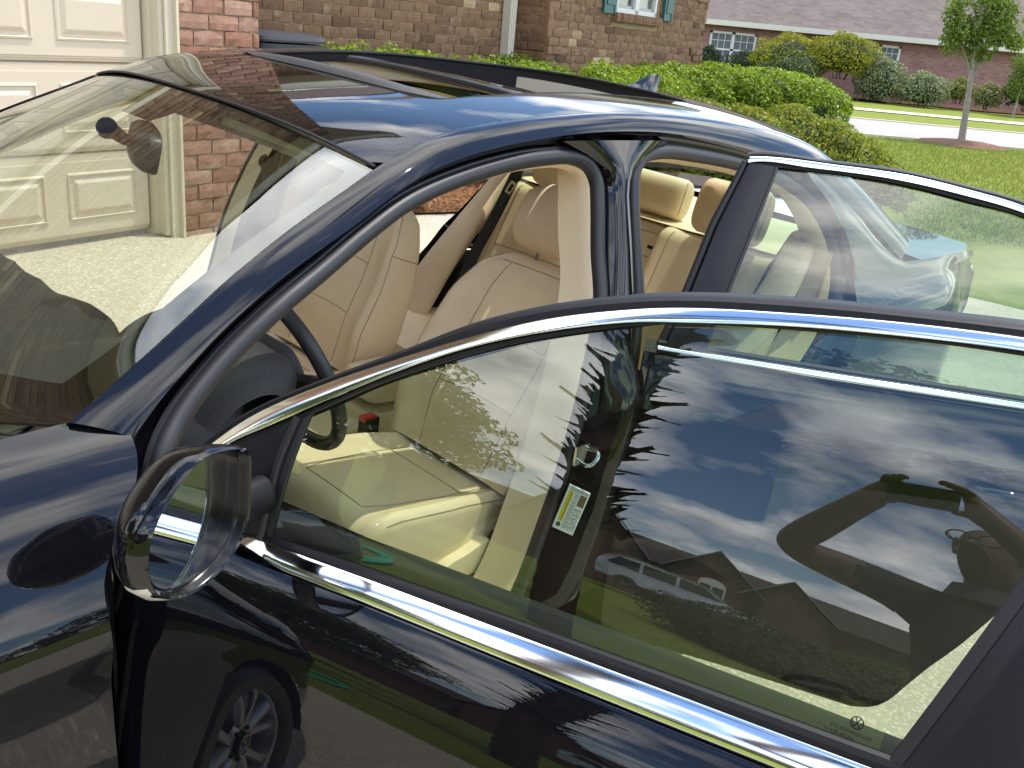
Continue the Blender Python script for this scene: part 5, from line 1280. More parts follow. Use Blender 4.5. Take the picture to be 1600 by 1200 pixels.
for sg in (1, -1): mb.tube(spline([C+ax_*.05, C+ax_*.05+e1*sg*.09+e2*.01, C+ax_*.042+e1*sg*.165+e2*.03], 14), np.linspace(.008, .0065, 14), 8)
cout(mb, 'column_stalk', MATTE, sw)
# instrument pod between wheel and windscreen (its left flank shows through the door opening)
rows = []
for y, sc in ((.205, .6), (.215, .93), (.25, 1.0), (.40, 1.03), (.55, 1.0), (.585, .93), (.60, .6)):
    lp = spline([(.80, .93), (.90, 1.012), (.985, 1.030), (1.035, 1.012), (1.030, .955), (1.0, .86), (.95, .79)], 30); c_ = np.array([.92, .90]); rows.append([(c_[0]+(a_-c_[0])*sc, y, c_[1]+(b_-c_[1])*sc) for a_, b_ in lp])
cb('instrument_pod', *grid(np.array(rows)), DASHM, angle=60)
# centre console and armrest
mb = MB()
def rbox(mb, c, d, r=.02):
    c = np.array(c); d = np.array(d)/2; th_ = np.linspace(0, 2*np.pi, 28, endpoint=False); rows = []
    for z, k in ((-1, 1), (.7, 1), (.92, .96), (1, .86), (1, .01)): rows.append(np.column_stack([c[0]+sgnp(np.cos(th_), .3)*(d[0]-(1-k)*r*3), c[1]+sgnp(np.sin(th_), .3)*(d[1]-(1-k)*r*3), np.full(28, c[2]+z*d[2])]))
    rows[-1] = np.column_stack([np.full(28, c[0]), np.full(28, c[1]), np.full(28, c[2]+d[2])]); mb.grid(np.array(rows), False, True)
rbox(mb, (1.25, .0, .42), (.75, .19, .26)); rbox(mb, (1.82, 0, .43), (.42, .18, .30)); co_ = cout(mb, 'center_console', BEIGE)
mb = MB(); rbox(mb, (1.80, 0, .645), (.34, .155, .07)); cout(mb, 'console_armrest', LEATHER, co_)
mb = MB(); mb.tube([(1.22, 0, .54), (1.25, 0, .63)], .010, 8); mb.tube([(1.25, 0, .63), (1.255, 0, .665), (1.26, 0, .70)], np.array([.018, .024, .016]), 12); cout(mb, 'gear_lever', MATTE, co_)
# belts
def webbing(pts, w, name, n=40, wdir=None, parent=None):
    p = spline(pts, n); T = np.gradient(p, axis=0); T /= np.linalg.norm(T, axis=1, keepdims=True); W = np.asarray(wdir, float); W = W-T*(T@W)[:, None]; W /= np.linalg.norm(W, axis=1, keepdims=True); Nn = np.cross(T, W)*.0012
    return cb(name, *grid(np.array([p+W*w/2+Nn, p-W*w/2+Nn, p-W*w/2-Nn, p+W*w/2-Nn]), True, False), BELT, parent)
# front passenger belt, hanging on its pillar
mb = MB(); mb.tube([(1.70, -.625, 1.135), (1.70, -.60, 1.135)], np.array([.022, .020]), 16); mb.box((1.70, -.598, 1.118), (.05, .012, .03)); ab = cout(mb, 'belt_anchor', MATTE)
webbing([(1.70, -.596, 1.105), (1.705, -.60, .95), (1.71, -.64, .7), (1.70, -.69, .42)], .047, 'seat_belt', wdir=(1, 0, 0), parent=ab)
# rear belt on the passenger side with its tongue
bl = webbing([(2.80, -.535, 1.22), (2.738, -.53, 1.133), (2.70, -.53, 1.062), (2.623, -.53, .919), (2.557, -.53, .814), (2.483, -.53, .659), (2.43, -.53, .545)], .047, 'seat_belt', wdir=(.80, .25, -.5))
mb = MB(); mb.box((2.705, -.522, 1.085), (.016, .060, .024), np.array([[.8, .3, -.5], [.35, -.93, 0], [.5, .2, .85]])); tg = cout(mb, 'belt_tongue', MATTE, bl)
mb = MB(); 
for o_ in (-.010, .010): mb.box(np.array([2.683, -.518, 1.045])+np.array([.80, .25, -.5])*o_, (.007, .004, .046), np.array([[.83, .26, -.49], [.30, -.95, 0], [.47, .15, .87]]))
for h_ in (-.020, .020): mb.box(np.array([2.683, -.518, 1.045])+np.array([.47, .15, .87])*h_, (.026, .004, .010), np.array([[.83, .26, -.49], [.30, -.95, 0], [.47, .15, .87]]))
cout(mb, 'tongue_blade', STEEL, tg)
bl2 = webbing([(2.83, .56, 1.115), (2.74, .555, 1.0), (2.62, .557, .80), (2.5, .562, .62)], .047, 'seat_belt', wdir=(.80, -.25, -.5))
# =================================================================== PLANTS, BINS, FAR SIDE OF THE STREET
def leaf_cloud(pts, nrm, size, jitter=.9, aspect=.55, seed=1):
    """small folded leaves at pts; returns V, F, rnd"""
    r = np.random.default_rng(seed); n = len(pts)
    d = nrm+r.normal(0, jitter, (n, 3)); d /= np.linalg.norm(d, axis=1, keepdims=True)
    t = np.cross(d, r.normal(0, 1, (n, 3))); t /= np.linalg.norm(t, axis=1, keepdims=True); b = np.cross(d, t)
    s = size*r.uniform(.65, 1.35, (n, 1)); w = s*aspect
    V = np.stack([pts-t*s*.5, pts+b*w*.5+d*s*.08, pts+t*s*.5-d*s*.08, pts-b*w*.5+d*s*.08], 1).reshape(-1, 3)
    i = np.arange(n)*4; F = np.concatenate([np.stack([i, i+1, i+2], 1), np.stack([i, i+2, i+3], 1)])
    return V, F, np.repeat(r.uniform(0, 1, n), 4)
def fast_mesh(name, V, F, rnd, mat, parent=None):
    me = bpy.data.meshes.new(name); me.vertices.add(len(V)); me.vertices.foreach_set('co', V.astype(np.float32).ravel())
    k = F.shape[1]; me.loops.add(F.size); me.loops.foreach_set('vertex_index', F.astype(np.int32).ravel()); me.polygons.add(len(F))
    me.polygons.foreach_set('loop_start', np.arange(0, F.size, k, dtype=np.int32)); me.materials.append(mat)
    a = me.attributes.new('rnd', 'FLOAT', 'POINT'); a.data.foreach_set('value', rnd.astype(np.float32)); me.update(calc_edges=True); me.validate()
    o = bpy.data.objects.new(name, me); COL.objects.link(o)
    if parent is not None: o.parent = parent
    return o
def blob_points(ells, n, seed, shell=.35, low=-1.0, boxy=1.0):
    """points near the surface of lumpy ellipsoids"""
    r = np.random.default_rng(seed); vol = np.array([e[1][0]*e[1][1]+e[1][0]*e[1][2]+e[1][1]*e[1][2] for e in ells]); k = r.choice(len(ells), n, p=vol/vol.sum())
    d = r.normal(0, 1, (n, 3)); d /= np.linalg.norm(d, axis=1, keepdims=True); d[:, 2] = np.where(d[:, 2] < low, -d[:, 2], d[:, 2])
    d0 = d; d = np.sign(d)*np.abs(d)**boxy if boxy != 1 else d
    c = np.array([e[0] for e in ells])[k]; R_ = np.array([e[1] for e in ells])[k]
    lump = 1+.10*np.sin(d[:, 0]*7+k)*np.sin(d[:, 1]*6+2*k)+.08*np.sin(d[:, 2]*9+d[:, 0]*5)
    rad = lump*(1-shell*r.uniform(0, 1, n)**2.2)
    return c+d*R_*(1+(rad[:, None]-1)*(1 if boxy == 1 else .55)), d0
G_HEDGE = leafmat('hedge_leaf', [(0, (.10, .16, .014)), (.35, (.18, .27, .022)), (.7, (.27, .365, .035)), (1, (.38, .45, .08))], .42, .4)
G_BUSH = leafmat('bush_leaf', [(0, (.05, .085, .016)), (.5, (.095, .14, .028)), (1, (.16, .19, .05))], .3)
G_YEL = leafmat('yellow_leaf', [(0, (.11, .13, .010)), (.5, (.23, .245, .016)), (1, (.38, .35, .04))], .4)
G_SILV = leafmat('silver_leaf', [(0, (.11, .14, .07)), (.5, (.20, .235, .12)), (1, (.36, .39, .24))], .25)
G_DARK = leafmat('dark_leaf', [(0, (.018, .032, .012)), (.6, (.035, .055, .02)), (1, (.06, .085, .03))], .25)
G_TREE = leafmat('tree_leaf', [(0, (.06, .105, .012)), (.5, (.12, .19, .022)), (1, (.21, .27, .045))], .4)
BARK = soil_mat('pale_bark', [(.3, (.20, .17, .14)), (.7, (.36, .32, .27))], 14, 60)
BARKD = soil_mat('dark_bark', [(.3, (.05, .038, .028)), (.7, (.13, .10, .075))], 10, 40)
def plant(name, label, cat, ells, n, size, mat, seed, group=None, twigs=12, core=None, aspect=.55, low=-.5, boxy=1.0):
    c0 = np.array([e[0] for e in ells]).mean(0); gz = min(e[0][2]-e[1][2] for e in ells)
    root = empty(name, (c0[0], c0[1], gz)); tag(root, label, cat, group)
    P_, d = blob_points(ells, n, seed, low=low, boxy=boxy); V, F, r = leaf_cloud(P_, d, size, .8, aspect, seed)
    o = fast_mesh('foliage', V-np.array([c0[0], c0[1], gz]), F, r, mat, root); tag(o, kind='stuff')
    mb = MB(); rr = np.random.default_rng(seed)
    for i in range(twigs):
        e = ells[rr.integers(len(ells))]; tip = np.array(e[0])+rr.normal(0, .35, 3)*np.array(e[1]); b0 = np.array([c0[0]+(tip[0]-c0[0])*.4, c0[1]+(tip[1]-c0[1])*.4, gz-.05])
        mb.tube(spline([b0, (b0+tip)/2+rr.normal(0, .04, 3), tip], 8)-np.array([c0[0], c0[1], gz]), np.linspace(.014, .004, 8), 5)
    mb.out('twig_frame', BARKD, root)
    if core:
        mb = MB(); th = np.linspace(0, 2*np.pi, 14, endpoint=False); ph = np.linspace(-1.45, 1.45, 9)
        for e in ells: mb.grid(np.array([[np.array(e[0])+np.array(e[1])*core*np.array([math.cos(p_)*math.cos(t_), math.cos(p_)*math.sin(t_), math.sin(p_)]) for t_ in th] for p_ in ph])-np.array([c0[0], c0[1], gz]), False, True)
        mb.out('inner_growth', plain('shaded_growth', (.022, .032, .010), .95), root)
    return root
def hp3(a, b, z): return tuple(hpts(a, b, z))
# low hedge along the recessed wall
ells = [(hp3(a, -.66+.04*math.sin(a*5), .80+.03*math.sin(a*3.1)), (.34, .36, .545-.012*(a-.8))) for a in np.arange(.85, 5.2, .30)]
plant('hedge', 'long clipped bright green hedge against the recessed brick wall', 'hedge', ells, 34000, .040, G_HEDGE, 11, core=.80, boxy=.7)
# hedge in front of the bay
ells = [(hp3(a, -.26+.05*math.sin(a*4), .62-.045*(a-5.2)), (.36, .36, .70+.02*math.sin(a*7))) for a in np.arange(5.25, 9.3, .32)]
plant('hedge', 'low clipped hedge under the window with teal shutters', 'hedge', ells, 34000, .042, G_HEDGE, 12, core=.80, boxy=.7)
# big rounded hedge at the corner of the house
def at_px(px, py, y): 
    d = FWV+RT*(px-800)/1481.3-UPV*(py-600)/1481.3; t = y/d[1]; return np.array([0, 0, CAM_H])+d*t
big = []
for px, py, y, rx, rz in ((1060, 172, 12.2, .70, .52), (1130, 173, 12.3, .70, .53), (1200, 180, 12.3, .66, .53), (1256, 190, 12.2, .45, .51), (1010, 168, 12.0, .6, .50), (960, 162, 11.7, .6, .46)):
    c = at_px(px, py, y); g = float(ground_z(c[0], c[1])); big.append((tuple(c), (rx, .7, rz)))
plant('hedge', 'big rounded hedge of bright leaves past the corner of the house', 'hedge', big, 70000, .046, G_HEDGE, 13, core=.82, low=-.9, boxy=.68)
low_ = []
for px, py, y, rx, rz in ((1160, 235, 10.2, .60, .42), (1230, 236, 10.4, .60, .44), (1290, 250, 10.4, .55, .40), (1335, 268, 10.2, .42, .30), (1100, 225, 10.2, .6, .42), (1380, 290, 9.8, .30, .22)):
    c = at_px(px, py, y); low_.append((tuple(c), (rx, .55, rz)))
plant('shrub', 'loose low olive green shrub spreading in front of the big hedge', 'shrub', low_, 36000, .044, leafmat('olive_leaf', [(0, (.11, .15, .018)), (.5, (.21, .26, .032)), (.85, (.32, .34, .05)), (1, (.36, .22, .06))], .40), 14, core=.78, low=-.9)

# ---- far house across the street
FY = 44.0
far = empty('ranch_house', (14, FY, 0)); tag(far, 'long red brick house with a grey shingle roof across the street', 'house')
def fb_(mb, x0, x1, y0, y1, z0, z1): mb.box(((x0+x1)/2-14, (y0+y1)/2-FY, (z0+z1)/2), (x1-x0, y1-y0, z1-z0))
def far_brick():
    m, t, b, o = mat_new('far_brick'); c = t.nodes.new('ShaderNodeTexCoord'); mp = t.nodes.new('ShaderNodeMapping'); L(t, c.outputs['Object'], mp.inputs[0]); mp.inputs['Rotation'].default_value = (math.pi/2, 0, 0)
    k = t.nodes.new('ShaderNodeTexBrick'); k.inputs['Scale'].default_value = 1; k.inputs['Brick Width'].default_value = .24; k.inputs['Row Height'].default_value = .088; k.inputs['Mortar Size'].default_value = .009
    k.inputs['Color1'].default_value = (.22, .095, .08, 1); k.inputs['Color2'].default_value = (.37, .20, .17, 1); k.inputs['Mortar'].default_value = (.40, .30, .25, 1); k.inputs['Bias'].default_value = -.1
    L(t, mp.outputs[0], k.inputs[0]); L(t, mixc(t, .35, k.outputs[0], ramp(t, noise(t, 3, 5), [(.3, (.20, .105, .09)), (.7, (.40, .25, .215))])), b.inputs['Base Color']); b.inputs['Roughness'].default_value = .9; return m
def far_shingle():
    m, t, b, o = mat_new('far_shingle'); c = t.nodes.new('ShaderNodeTexCoord'); 
    k = t.nodes.new('ShaderNodeTexBrick'); k.inputs['Scale'].default_value = 1; k.inputs['Brick Width'].default_value = .32; k.inputs['Row Height'].default_value = .15; k.inputs['Mortar Size'].default_value = .012
    k.inputs['Color1'].default_value = (.085, .066, .060, 1); k.inputs['Color2'].default_value = (.15, .122, .112, 1); k.inputs['Mortar'].default_value = (.13, .095, .085, 1)
    L(t, c.outputs['Object'], k.inputs[0]); L(t, mixc(t, .4, k.outputs[0], ramp(t, noise(t, 1.2, 6), [(.3, (.09, .068, .062)), (.7, (.16, .13, .12))])), b.inputs['Base Color']); b.inputs['Roughness'].default_value = .95; return m
mb = MB(); fb_(mb, 3, 34, FY, FY+9, -.2, 2.55); mb.out('wall', far_brick(), far, smooth=False)
mb = MB(); xs_ = np.linspace(1.9, 35, 8)
mb.grid(np.array([np.column_stack([xs_-14, np.full(8, -.55+k), np.full(8, 2.62+.62*k)]) for k in (0, 1.5, 3, 4.6)])); mb.grid(np.array([np.column_stack([xs_-14, np.full(8, 9.8-k), np.full(8, 2.62+.62*k)]) for k in (0, 2.5, 5.2)])); mb.out('roof', far_shingle(), far)
mb = MB(); fb_(mb, 1.9, 35, FY-.68, FY-.55, 2.45, 2.66); fb_(mb, 1.9, 35, FY-.56, FY+.02, 2.45, 2.49); mb.out('gutter', plain('gutter_paint', (.62, .60, .52), .5), far, smooth=False)
for x0, x1, z0, z1 in ((7.15, 9.15, .78, 2.22), (13.6, 15.4, 1.0, 2.27), (25.2, 27.0, .7, 2.3)):
    mb = MB()
    for (a, b, c_, d_) in ((x0, x0+.09, z0, z1), (x1-.09, x1, z0, z1), ((x0+x1)/2-.07, (x0+x1)/2+.07, z0, z1), (x0, x1, z0, z0+.09), (x0, x1, z1-.09, z1), (x0, x1, (z0+z1)/2-.04, (z0+z1)/2+.04)): fb_(mb, a, b, FY-.06, FY+.02, c_, d_)
    wfr = mb.out('window', WHITE, far, smooth=False)
    mb = MB()
    for hx in (x0+.09, (x0+x1)/2+.07):
        ww = (x1-x0)/2-.16
        for i in (1, 2): fb_(mb, hx+ww*i/3-.012, hx+ww*i/3+.012, FY-.03, FY, z0+.09, z1-.09)
        for zf_ in (.25, .75): fb_(mb, hx, hx+ww, FY-.03, FY, z0+(z1-z0)*zf_-.012, z0+(z1-z0)*zf_+.012)
    mb.out('muntin', WHITE, wfr, smooth=False)
    mb = MB(); fb_(mb, x0+.02, x1-.02, FY-.012, FY-.006, z0+.02, z1-.02); mb.out('pane', plain('far_pane', (.16, .19, .20), .08), wfr, smooth=False)
# planting bed under the far house
xs_ = np.linspace(3, 34, 60); tag(build('far_mulch', *grid(np.array([np.column_stack([xs_, FY-2.6+.25*np.sin(xs_*1.3)+k*1.3, .05+.10*math.sin(math.pi*k/2)+0*xs_]) for k in (0, .5, 1, 1.5, 2)])), soil_mat('far_mulch', [(.3, (.055, .026, .018)), (.7, (.12, .062, .045))], 4, 30)), kind='structure')
def bush(px, py, y, rx, rz, mat, n, label, seed, size=.10, ry=None, name='shrub', extra=()):
    c = at_px(px, py, y); e = [(tuple(c), (rx, ry or rx*.8, rz))]
    for dx, dz, k in extra: e.append(((c[0]+dx, c[1]+.1, c[2]+dz), (rx*k, rx*k*.8, rz*k)))
    return plant(name, label, 'shrub', e, n, size, mat, seed, group='shrubs in front of the far house', core=.75, low=-.8)
bush(1107, 97, 42.0, .55, .62, G_DARK, 1800, 'small dark shrub at the corner of the near brick house', 31)
bush(1165, 105, 42.4, .95, .60, G_DARK, 2500, 'dark green shrub below the far white window', 32)
bush(1235, 92, 41.6, 1.55, .95, G_YEL, 6500, 'broad yellow green shrub beside the far white window', 33, extra=((.5, .1, .7), (-.6, -.1, .7)))
bush(1318, 88, 41.2, 1.45, .85, G_YEL, 6000, 'domed golden shrub on bare stems between yellow green and silvery shrubs', 34)
bush(1242, 112, 40.6, 1.2, .80, G_BUSH, 3000, 'loose mid green shrub in front of the yellow green shrub', 35, extra=((-.9, -.1, .6),))
bush(1374, 127, 41.0, 1.05, .95, G_SILV, 5000, 'taller silvery grey green shrub by the far brick wall', 36, size=.085)
bush(1441, 141, 40.6, 1.15, .68, G_SILV, 4500, 'wider, lower silvery shrub left of the street tree', 37, size=.085)
bush(1500, 141, 40.8, .55, .48, leafmat('pale_leaf', [(0, (.14, .17, .04)), (1, (.34, .34, .10))], .3), 2200, 'small pale yellow green shrub behind the street tree', 38, size=.085)
bush(1545, 150, 40.4, .60, .50, leafmat('pale_leaf_b', [(0, (.14, .16, .06)), (1, (.32, .32, .14))], .3), 2200, 'small pale shrub right of the street tree', 39, size=.085)
bush(1610, 143, 40.0, 1.0, .75, G_DARK, 3000, 'dark shrub at the right edge by the far wall', 40)

# ---- trees
def tree(name, label, base, h, lean, r0, crown, n, size, mat, bark, seed, branches=9):
    root = empty(name, tuple(base)); tag(root, label, 'tree'); rr = np.random.default_rng(seed)
    top = np.array([lean[0], lean[1], h]); mid = top*.5+np.array([rr.normal(0, .03), rr.normal(0, .03), 0])
    tr = spline([(0, 0, -.1), mid*.5, mid, top*.8, top], 20); mb = MB(); rad = np.linspace(r0, r0*.25, 20); rad[0] *= 1.35; rad[1] *= 1.1; mb.tube(tr, rad, 10)
    for i in range(branches):
        e = crown[i % len(crown)]; tip = np.array(e[0])+rr.normal(0, .25, 3)*np.array(e[1]); k = rr.integers(9, 18); s_ = tr[k]
        mb.tube(spline([s_, (s_+tip)/2+np.array([0, 0, .05]), tip], 8), np.linspace(r0*.35, r0*.06, 8), 5)
    mb.out('trunk', bark, root)
    P_, d = blob_points(crown, n, seed, .75, -1); 
    keep = (1.25*np.sin(P_[:, 0]*5.1+seed)+np.sin(P_[:, 1]*4.3)+np.sin(P_[:, 2]*6.2)+rr.normal(0, .7, len(P_))) > -.9; P_, d = P_[keep], d[keep]
    V, F, r = leaf_cloud(P_, d*.5+np.array([0, 0, .4]), size, 1.0, .5, seed); tag(fast_mesh('crown', V, F, r, mat, root), kind='stuff'); return root
b0 = at_px(1503, 221, 22.0); b0[2] = 0
# crown centres found from where the crown stands in the street
def rel(px, py, y): return tuple(at_px(px, py, y)-b0)
crown = [(rel(1530, 40, 22.0), (.62, .6, .62)), (rel(1500, 62, 22.1), (.42, .5, .38)), (rel(1570, 40, 21.9), (.42, .5, .45)), (rel(1545, 5, 22), (.60, .55, .55)), (rel(1525, 88, 22), (.30, .3, .20)), (rel(1500, 20, 22.1), (.35, .35, .35)), (rel(1590, 70, 21.9), (.22, .3, .18))]
tp = np.array(rel(1535, 10, 22)); tree('street_tree', 'slim young street tree with pale trunk in a mulch ring', b0, tp[2], (tp[0], tp[1]), .085, crown, 9000, .085, G_TREE, BARK, 51)
mb = MB(); th = np.linspace(0, 2*np.pi, 36, endpoint=False); mb.grid(np.array([[(b0[0]+math.cos(t_)*r_*(1+.06*math.sin(5*t_)), b0[1]+math.sin(t_)*r_*.9, z_) for t_ in th] for r_, z_ in ((1.02, .012), (.9, .05), (.5, .10), (.1, .12), (.0, .12))]), False, True)
tag(mb.out('mulch_ring', soil_mat('tree_mulch', [(.3, (.10, .055, .035)), (.7, (.22, .13, .085))], 8, 60)), kind='structure')
b1 = at_px(1585, 172, 39.0); b1[2] = 0
cr1 = [((.0, 0, 1.25), (.55, .5, .65)), ((.35, 0, 1.75), (.5, .45, .5)), ((-.2, .1, 1.9), (.4, .4, .45))]
tree('young_tree', 'small bushy young tree by the far wall at the right', b1, 1.9, (.1, 0), .06, cr1, 3500, .085, G_TREE, BARK, 52)

# ---- grass blades on the near verge
n = 90000; x = rng.uniform(3.5, 15, n); y = rng.uniform(9.5, 22.0, n); k = (x > 4.0+(y-9.5)*.02)
x, y = x[k], y[k]; n = len(x); z = ground_z(x, y); th = rng.uniform(0, 6.28, n); hgt = rng.uniform(.025, .065, n); w_ = .006
V = np.stack([np.stack([x-np.cos(th)*w_, y-np.sin(th)*w_, z], 1), np.stack([x+np.cos(th)*w_, y+np.sin(th)*w_, z], 1), np.stack([x+rng.normal(0, .02, n), y+rng.normal(0, .02, n), z+hgt], 1)], 1).reshape(-1, 3)
tag(fast_mesh('grass', V, np.arange(3*n).reshape(-1, 3), np.repeat(rng.uniform(0, 1, n), 3), leafmat('grass_blade', [(0, (.12, .165, .018)), (.55, (.21, .255, .04)), (1, (.33, .32, .09))], .3)), kind='stuff')

# ---- wheeled bins by the house
def bin_(label, a, b, col, rot, hgt=.80, w=.52, dp=.56, sticker=False):
    x, y = hw(a, b); g = float(ground_z(x, y))+.012; root = empty('wheeled_bin', (x, y, g), rot); tag(root, label, 'bin', 'wheeled bins beside the garage')
    m = plain('bin_plastic', col, .45, bump=(300, .08, 'noise')); r = lambda k, z, c=.07: [( sgnp(math.cos(t_), .35)*w/2*k, sgnp(math.sin(t_), .35)*dp/2*k, z) for t_ in np.linspace(0, 2*np.pi, 40, endpoint=False)]
    build('bin_body', *grid(np.array([r(.02, .10), r(.80, .10), r(.82, .14), r(.98, hgt-.06), r(1.06, hgt-.055), r(1.06, hgt-.01), r(.98, hgt-.01)]), False, True), m, root)
    lid = build('lid', *grid(np.array([r(1.07, hgt), r(1.09, hgt+.012), r(1.07, hgt+.03), r(.85, hgt+.05), r(.02, hgt+.055)]), False, True), m, root)
    mb = MB(); mb.tube([(-w*.38, dp*.60, hgt+.0), (w*.38, dp*.60, hgt+.0)], .014, 8); mb.box((-w*.36, dp*.56, hgt), (.03, .08, .03)); mb.box((w*.36, dp*.56, hgt), (.03, .08, .03)); mb.out('handle', m, root)
    for sg in (-1, 1):
        mb = MB(); t_ = np.linspace(0, 2*np.pi, 24, endpoint=False); mb.grid(np.array([[(sg*(w*.44+o), dp*.40+math.cos(q)*r_, .10+math.sin(q)*r_) for q in t_] for o, r_ in ((0, .02), (0, .10), (.045, .10), (.045, .02))]), False, True); mb.out('wheel', RUBBER, root)
    if sticker:
        mb = MB(); mb.box((.04, -dp/2*1.0-.010, hgt-.14), (.26, .004, .19)); st_ = mb.out('bin_label', WHITE, root, smooth=False)
        mb = MB()
        for i, wd in enumerate((.10, .13, .08)): mb.box((.04, -dp/2-.0135, hgt-.11-.03*i), (wd, .001, .010))
        mb.out('label_print', plain('grey_print', (.2, .2, .22), .6), st_, smooth=False)
    return root
FACE = math.atan2(HN[1], HN[0])+math.pi/2          # bin fronts look out from the wall
bin_('blue wheeled recycling bin with a white label on its front', 1.96, -.10, (.004, .012, .36), FACE, hgt=.83, w=.52, sticker=True)
bin_('dark grey wheeled bin tucked beside the brick garage corner', .86, -.28, (.030, .034, .045), FACE, hgt=1.045, w=.52)
# white ribbed hose pot by the pier with a hose over its rim
x, y = hw(.31, .26); g = float(ground_z(x, y))+.012
pot = empty('hose_pot', (x, y, g)); tag(pot, 'white ribbed round pot at the foot of the brick pier', 'pot')
t_ = np.linspace(0, 2*np.pi, 48, endpoint=False); prof = [(.10, .0), (.125, .005)]
for i in range(5): prof += [(.132+.002*i, .012+.024*i), (.126+.002*i, .024+.024*i)]
prof += [(.140, .135), (.143, .148), (.132, .153), (.112, .150), (.105, .135), (.10, .02), (.01, .015)]
build('pot_body', *grid(np.array([[(math.cos(q)*r_*1.0, math.sin(q)*r_*1.0, z_) for q in t_] for r_, z_ in prof]), False, True), plain('white_plastic', (.74, .74, .70), .4), pot)

# far tree line on the other side, seen only as dark edges in the paint
tl_ = []
rr = np.random.default_rng(88)
for az in np.arange(72, 178, 4.2):
    d_ = 44+rr.uniform(-4, 8); h_ = rr.uniform(2.8, 5.0); tl_.append(((math.sin(az*D)*d_, math.cos(az*D)*d_, h_*.9), (rr.uniform(2.2, 3.6), rr.uniform(2.2, 3.6), h_)))
P_, d = blob_points(tl_, 26000, 88, .5, -.9); V, F, r = leaf_cloud(P_, d, .55, .9, .6, 88)
tag(fast_mesh('treeline', V, F, r, G_DARK), kind='stuff')
# =================================================================== WHAT THE GLASS REFLECTS
def pol(az, d, z=0): return np.array([.15+math.sin(az*D)*d, .92+math.cos(az*D)*d, z])     # as seen from the door glass
# house opposite with three gables
oc = pol(-143, 31.0, .35); fx = np.array([math.cos(-143*D), -math.sin(-143*D), 0]); fy = np.array([math.sin(-143*D), math.cos(-143*D), 0])   # fx runs along it, fy away from us
opp = empty('gabled_house', tuple(oc)); tag(opp, 'dark roofed brick house with gables mirrored in the door glass', 'house')
def op(u, v, z): return np.asarray(u)[..., None]*fx+np.asarray(v)[..., None]*fy+np.asarray(z)[..., None]*np.array([0, 0, 1.0])
def obox(mb, u0, u1, v0, v1, z0, z1): mb.add(np.array([op(np.float64(a), np.float64(b), np.float64(c)) for a in (u0, u1) for b in (v0, v1) for c in (z0, z1)]), [[0, 1, 3, 2], [4, 6, 7, 5], [0, 4, 5, 1], [2, 3, 7, 6], [0, 2, 6, 4], [1, 5, 7, 3]])
OB = soil_mat('opposite_brick', [(.3, (.10, .06, .045)), (.7, (.17, .105, .08))], 5, 60)
ORF = soil_mat('opposite_roof', [(.3, (.06, .048, .042)), (.7, (.11, .09, .08))], 3, 60)
mb = MB(); obox(mb, -12, 14, 0, 9, -.5, 2.6)
def gable(mb, u, w, zt, v=-.8):
    V = [op(np.float64(a), np.float64(b), np.float64(z)) for b in (v, 2) for a, z in ((u-w, -.5), (u+w, -.5), (u+w, 2.5), (u, zt), (u-w, 2.5))]; mb.add(V, [[0, 1, 2, 3, 4], [9, 8, 7, 6, 5], [1, 6, 7, 2], [0, 4, 9, 5]])
GB = ((-1.0, 1.5, 4.75), (-3.4, 1.35, 4.45), (3.6, 2.3, 6.6))
for g_ in GB: gable(mb, *g_)
mb.out('wall', OB, opp, smooth=False)
mb = MB()
mb.grid(np.array([op(np.linspace(-12.6, 14.6, 4), np.full(4, v_), np.full(4, z_)) for v_, z_ in ((-.5, 2.5), (4.5, 4.5), (9.5, 2.5))]))
for u, w_, zt in GB:
    for sg in (-1, 1): mb.grid(np.array([op(np.array([u, u+sg*(w_+.25)]), np.full(2, v_), np.array([zt+.08, 2.45])) for v_ in (-1.05, 4.5)]))
mb.out('roof', ORF, opp)
mb = MB()
for u, w_, zt in GB:
    for sg in (-1, 1): mb.tube(np.array([op(np.float64(u), np.float64(-1.06), np.float64(zt+.03)), op(np.float64(u+sg*(w_+.25)), np.float64(-1.06), np.float64(2.42))]), .035, 4)
mb.out('bargeboard', plain('pale_bargeboard', (.22, .21, .19), .5), opp, smooth=False)
for u, w_, zt in GB[:1]:
    mb = MB(); a_ = np.linspace(0, np.pi, 14); loop = [(-.45, .9), (.45, .9)]+[(math.cos(q)*.45, 2.3+math.sin(q)*.45) for q in a_]; V = [op(np.float64(u+p_), np.float64(-.84), np.float64(z_)) for p_, z_ in loop]; mb.add(V, [list(range(len(V)))]); wn_ = mb.out('window', WHITE, opp, smooth=False)
    mb = MB()
    for (p0, p1, z0, z1) in ((-.38, -.03, .98, 1.55), (.03, .38, .98, 1.55), (-.38, -.03, 1.62, 2.25), (.03, .38, 1.62, 2.25)): mb.add([op(np.float64(u+p_), np.float64(-.86), np.float64(z_)) for p_, z_ in ((p0, z0), (p1, z0), (p1, z1), (p0, z1))], [[0, 1, 2, 3]])
    mb.out('pane', plain('dark_pane', (.03, .035, .04), .05), wn_, smooth=False)
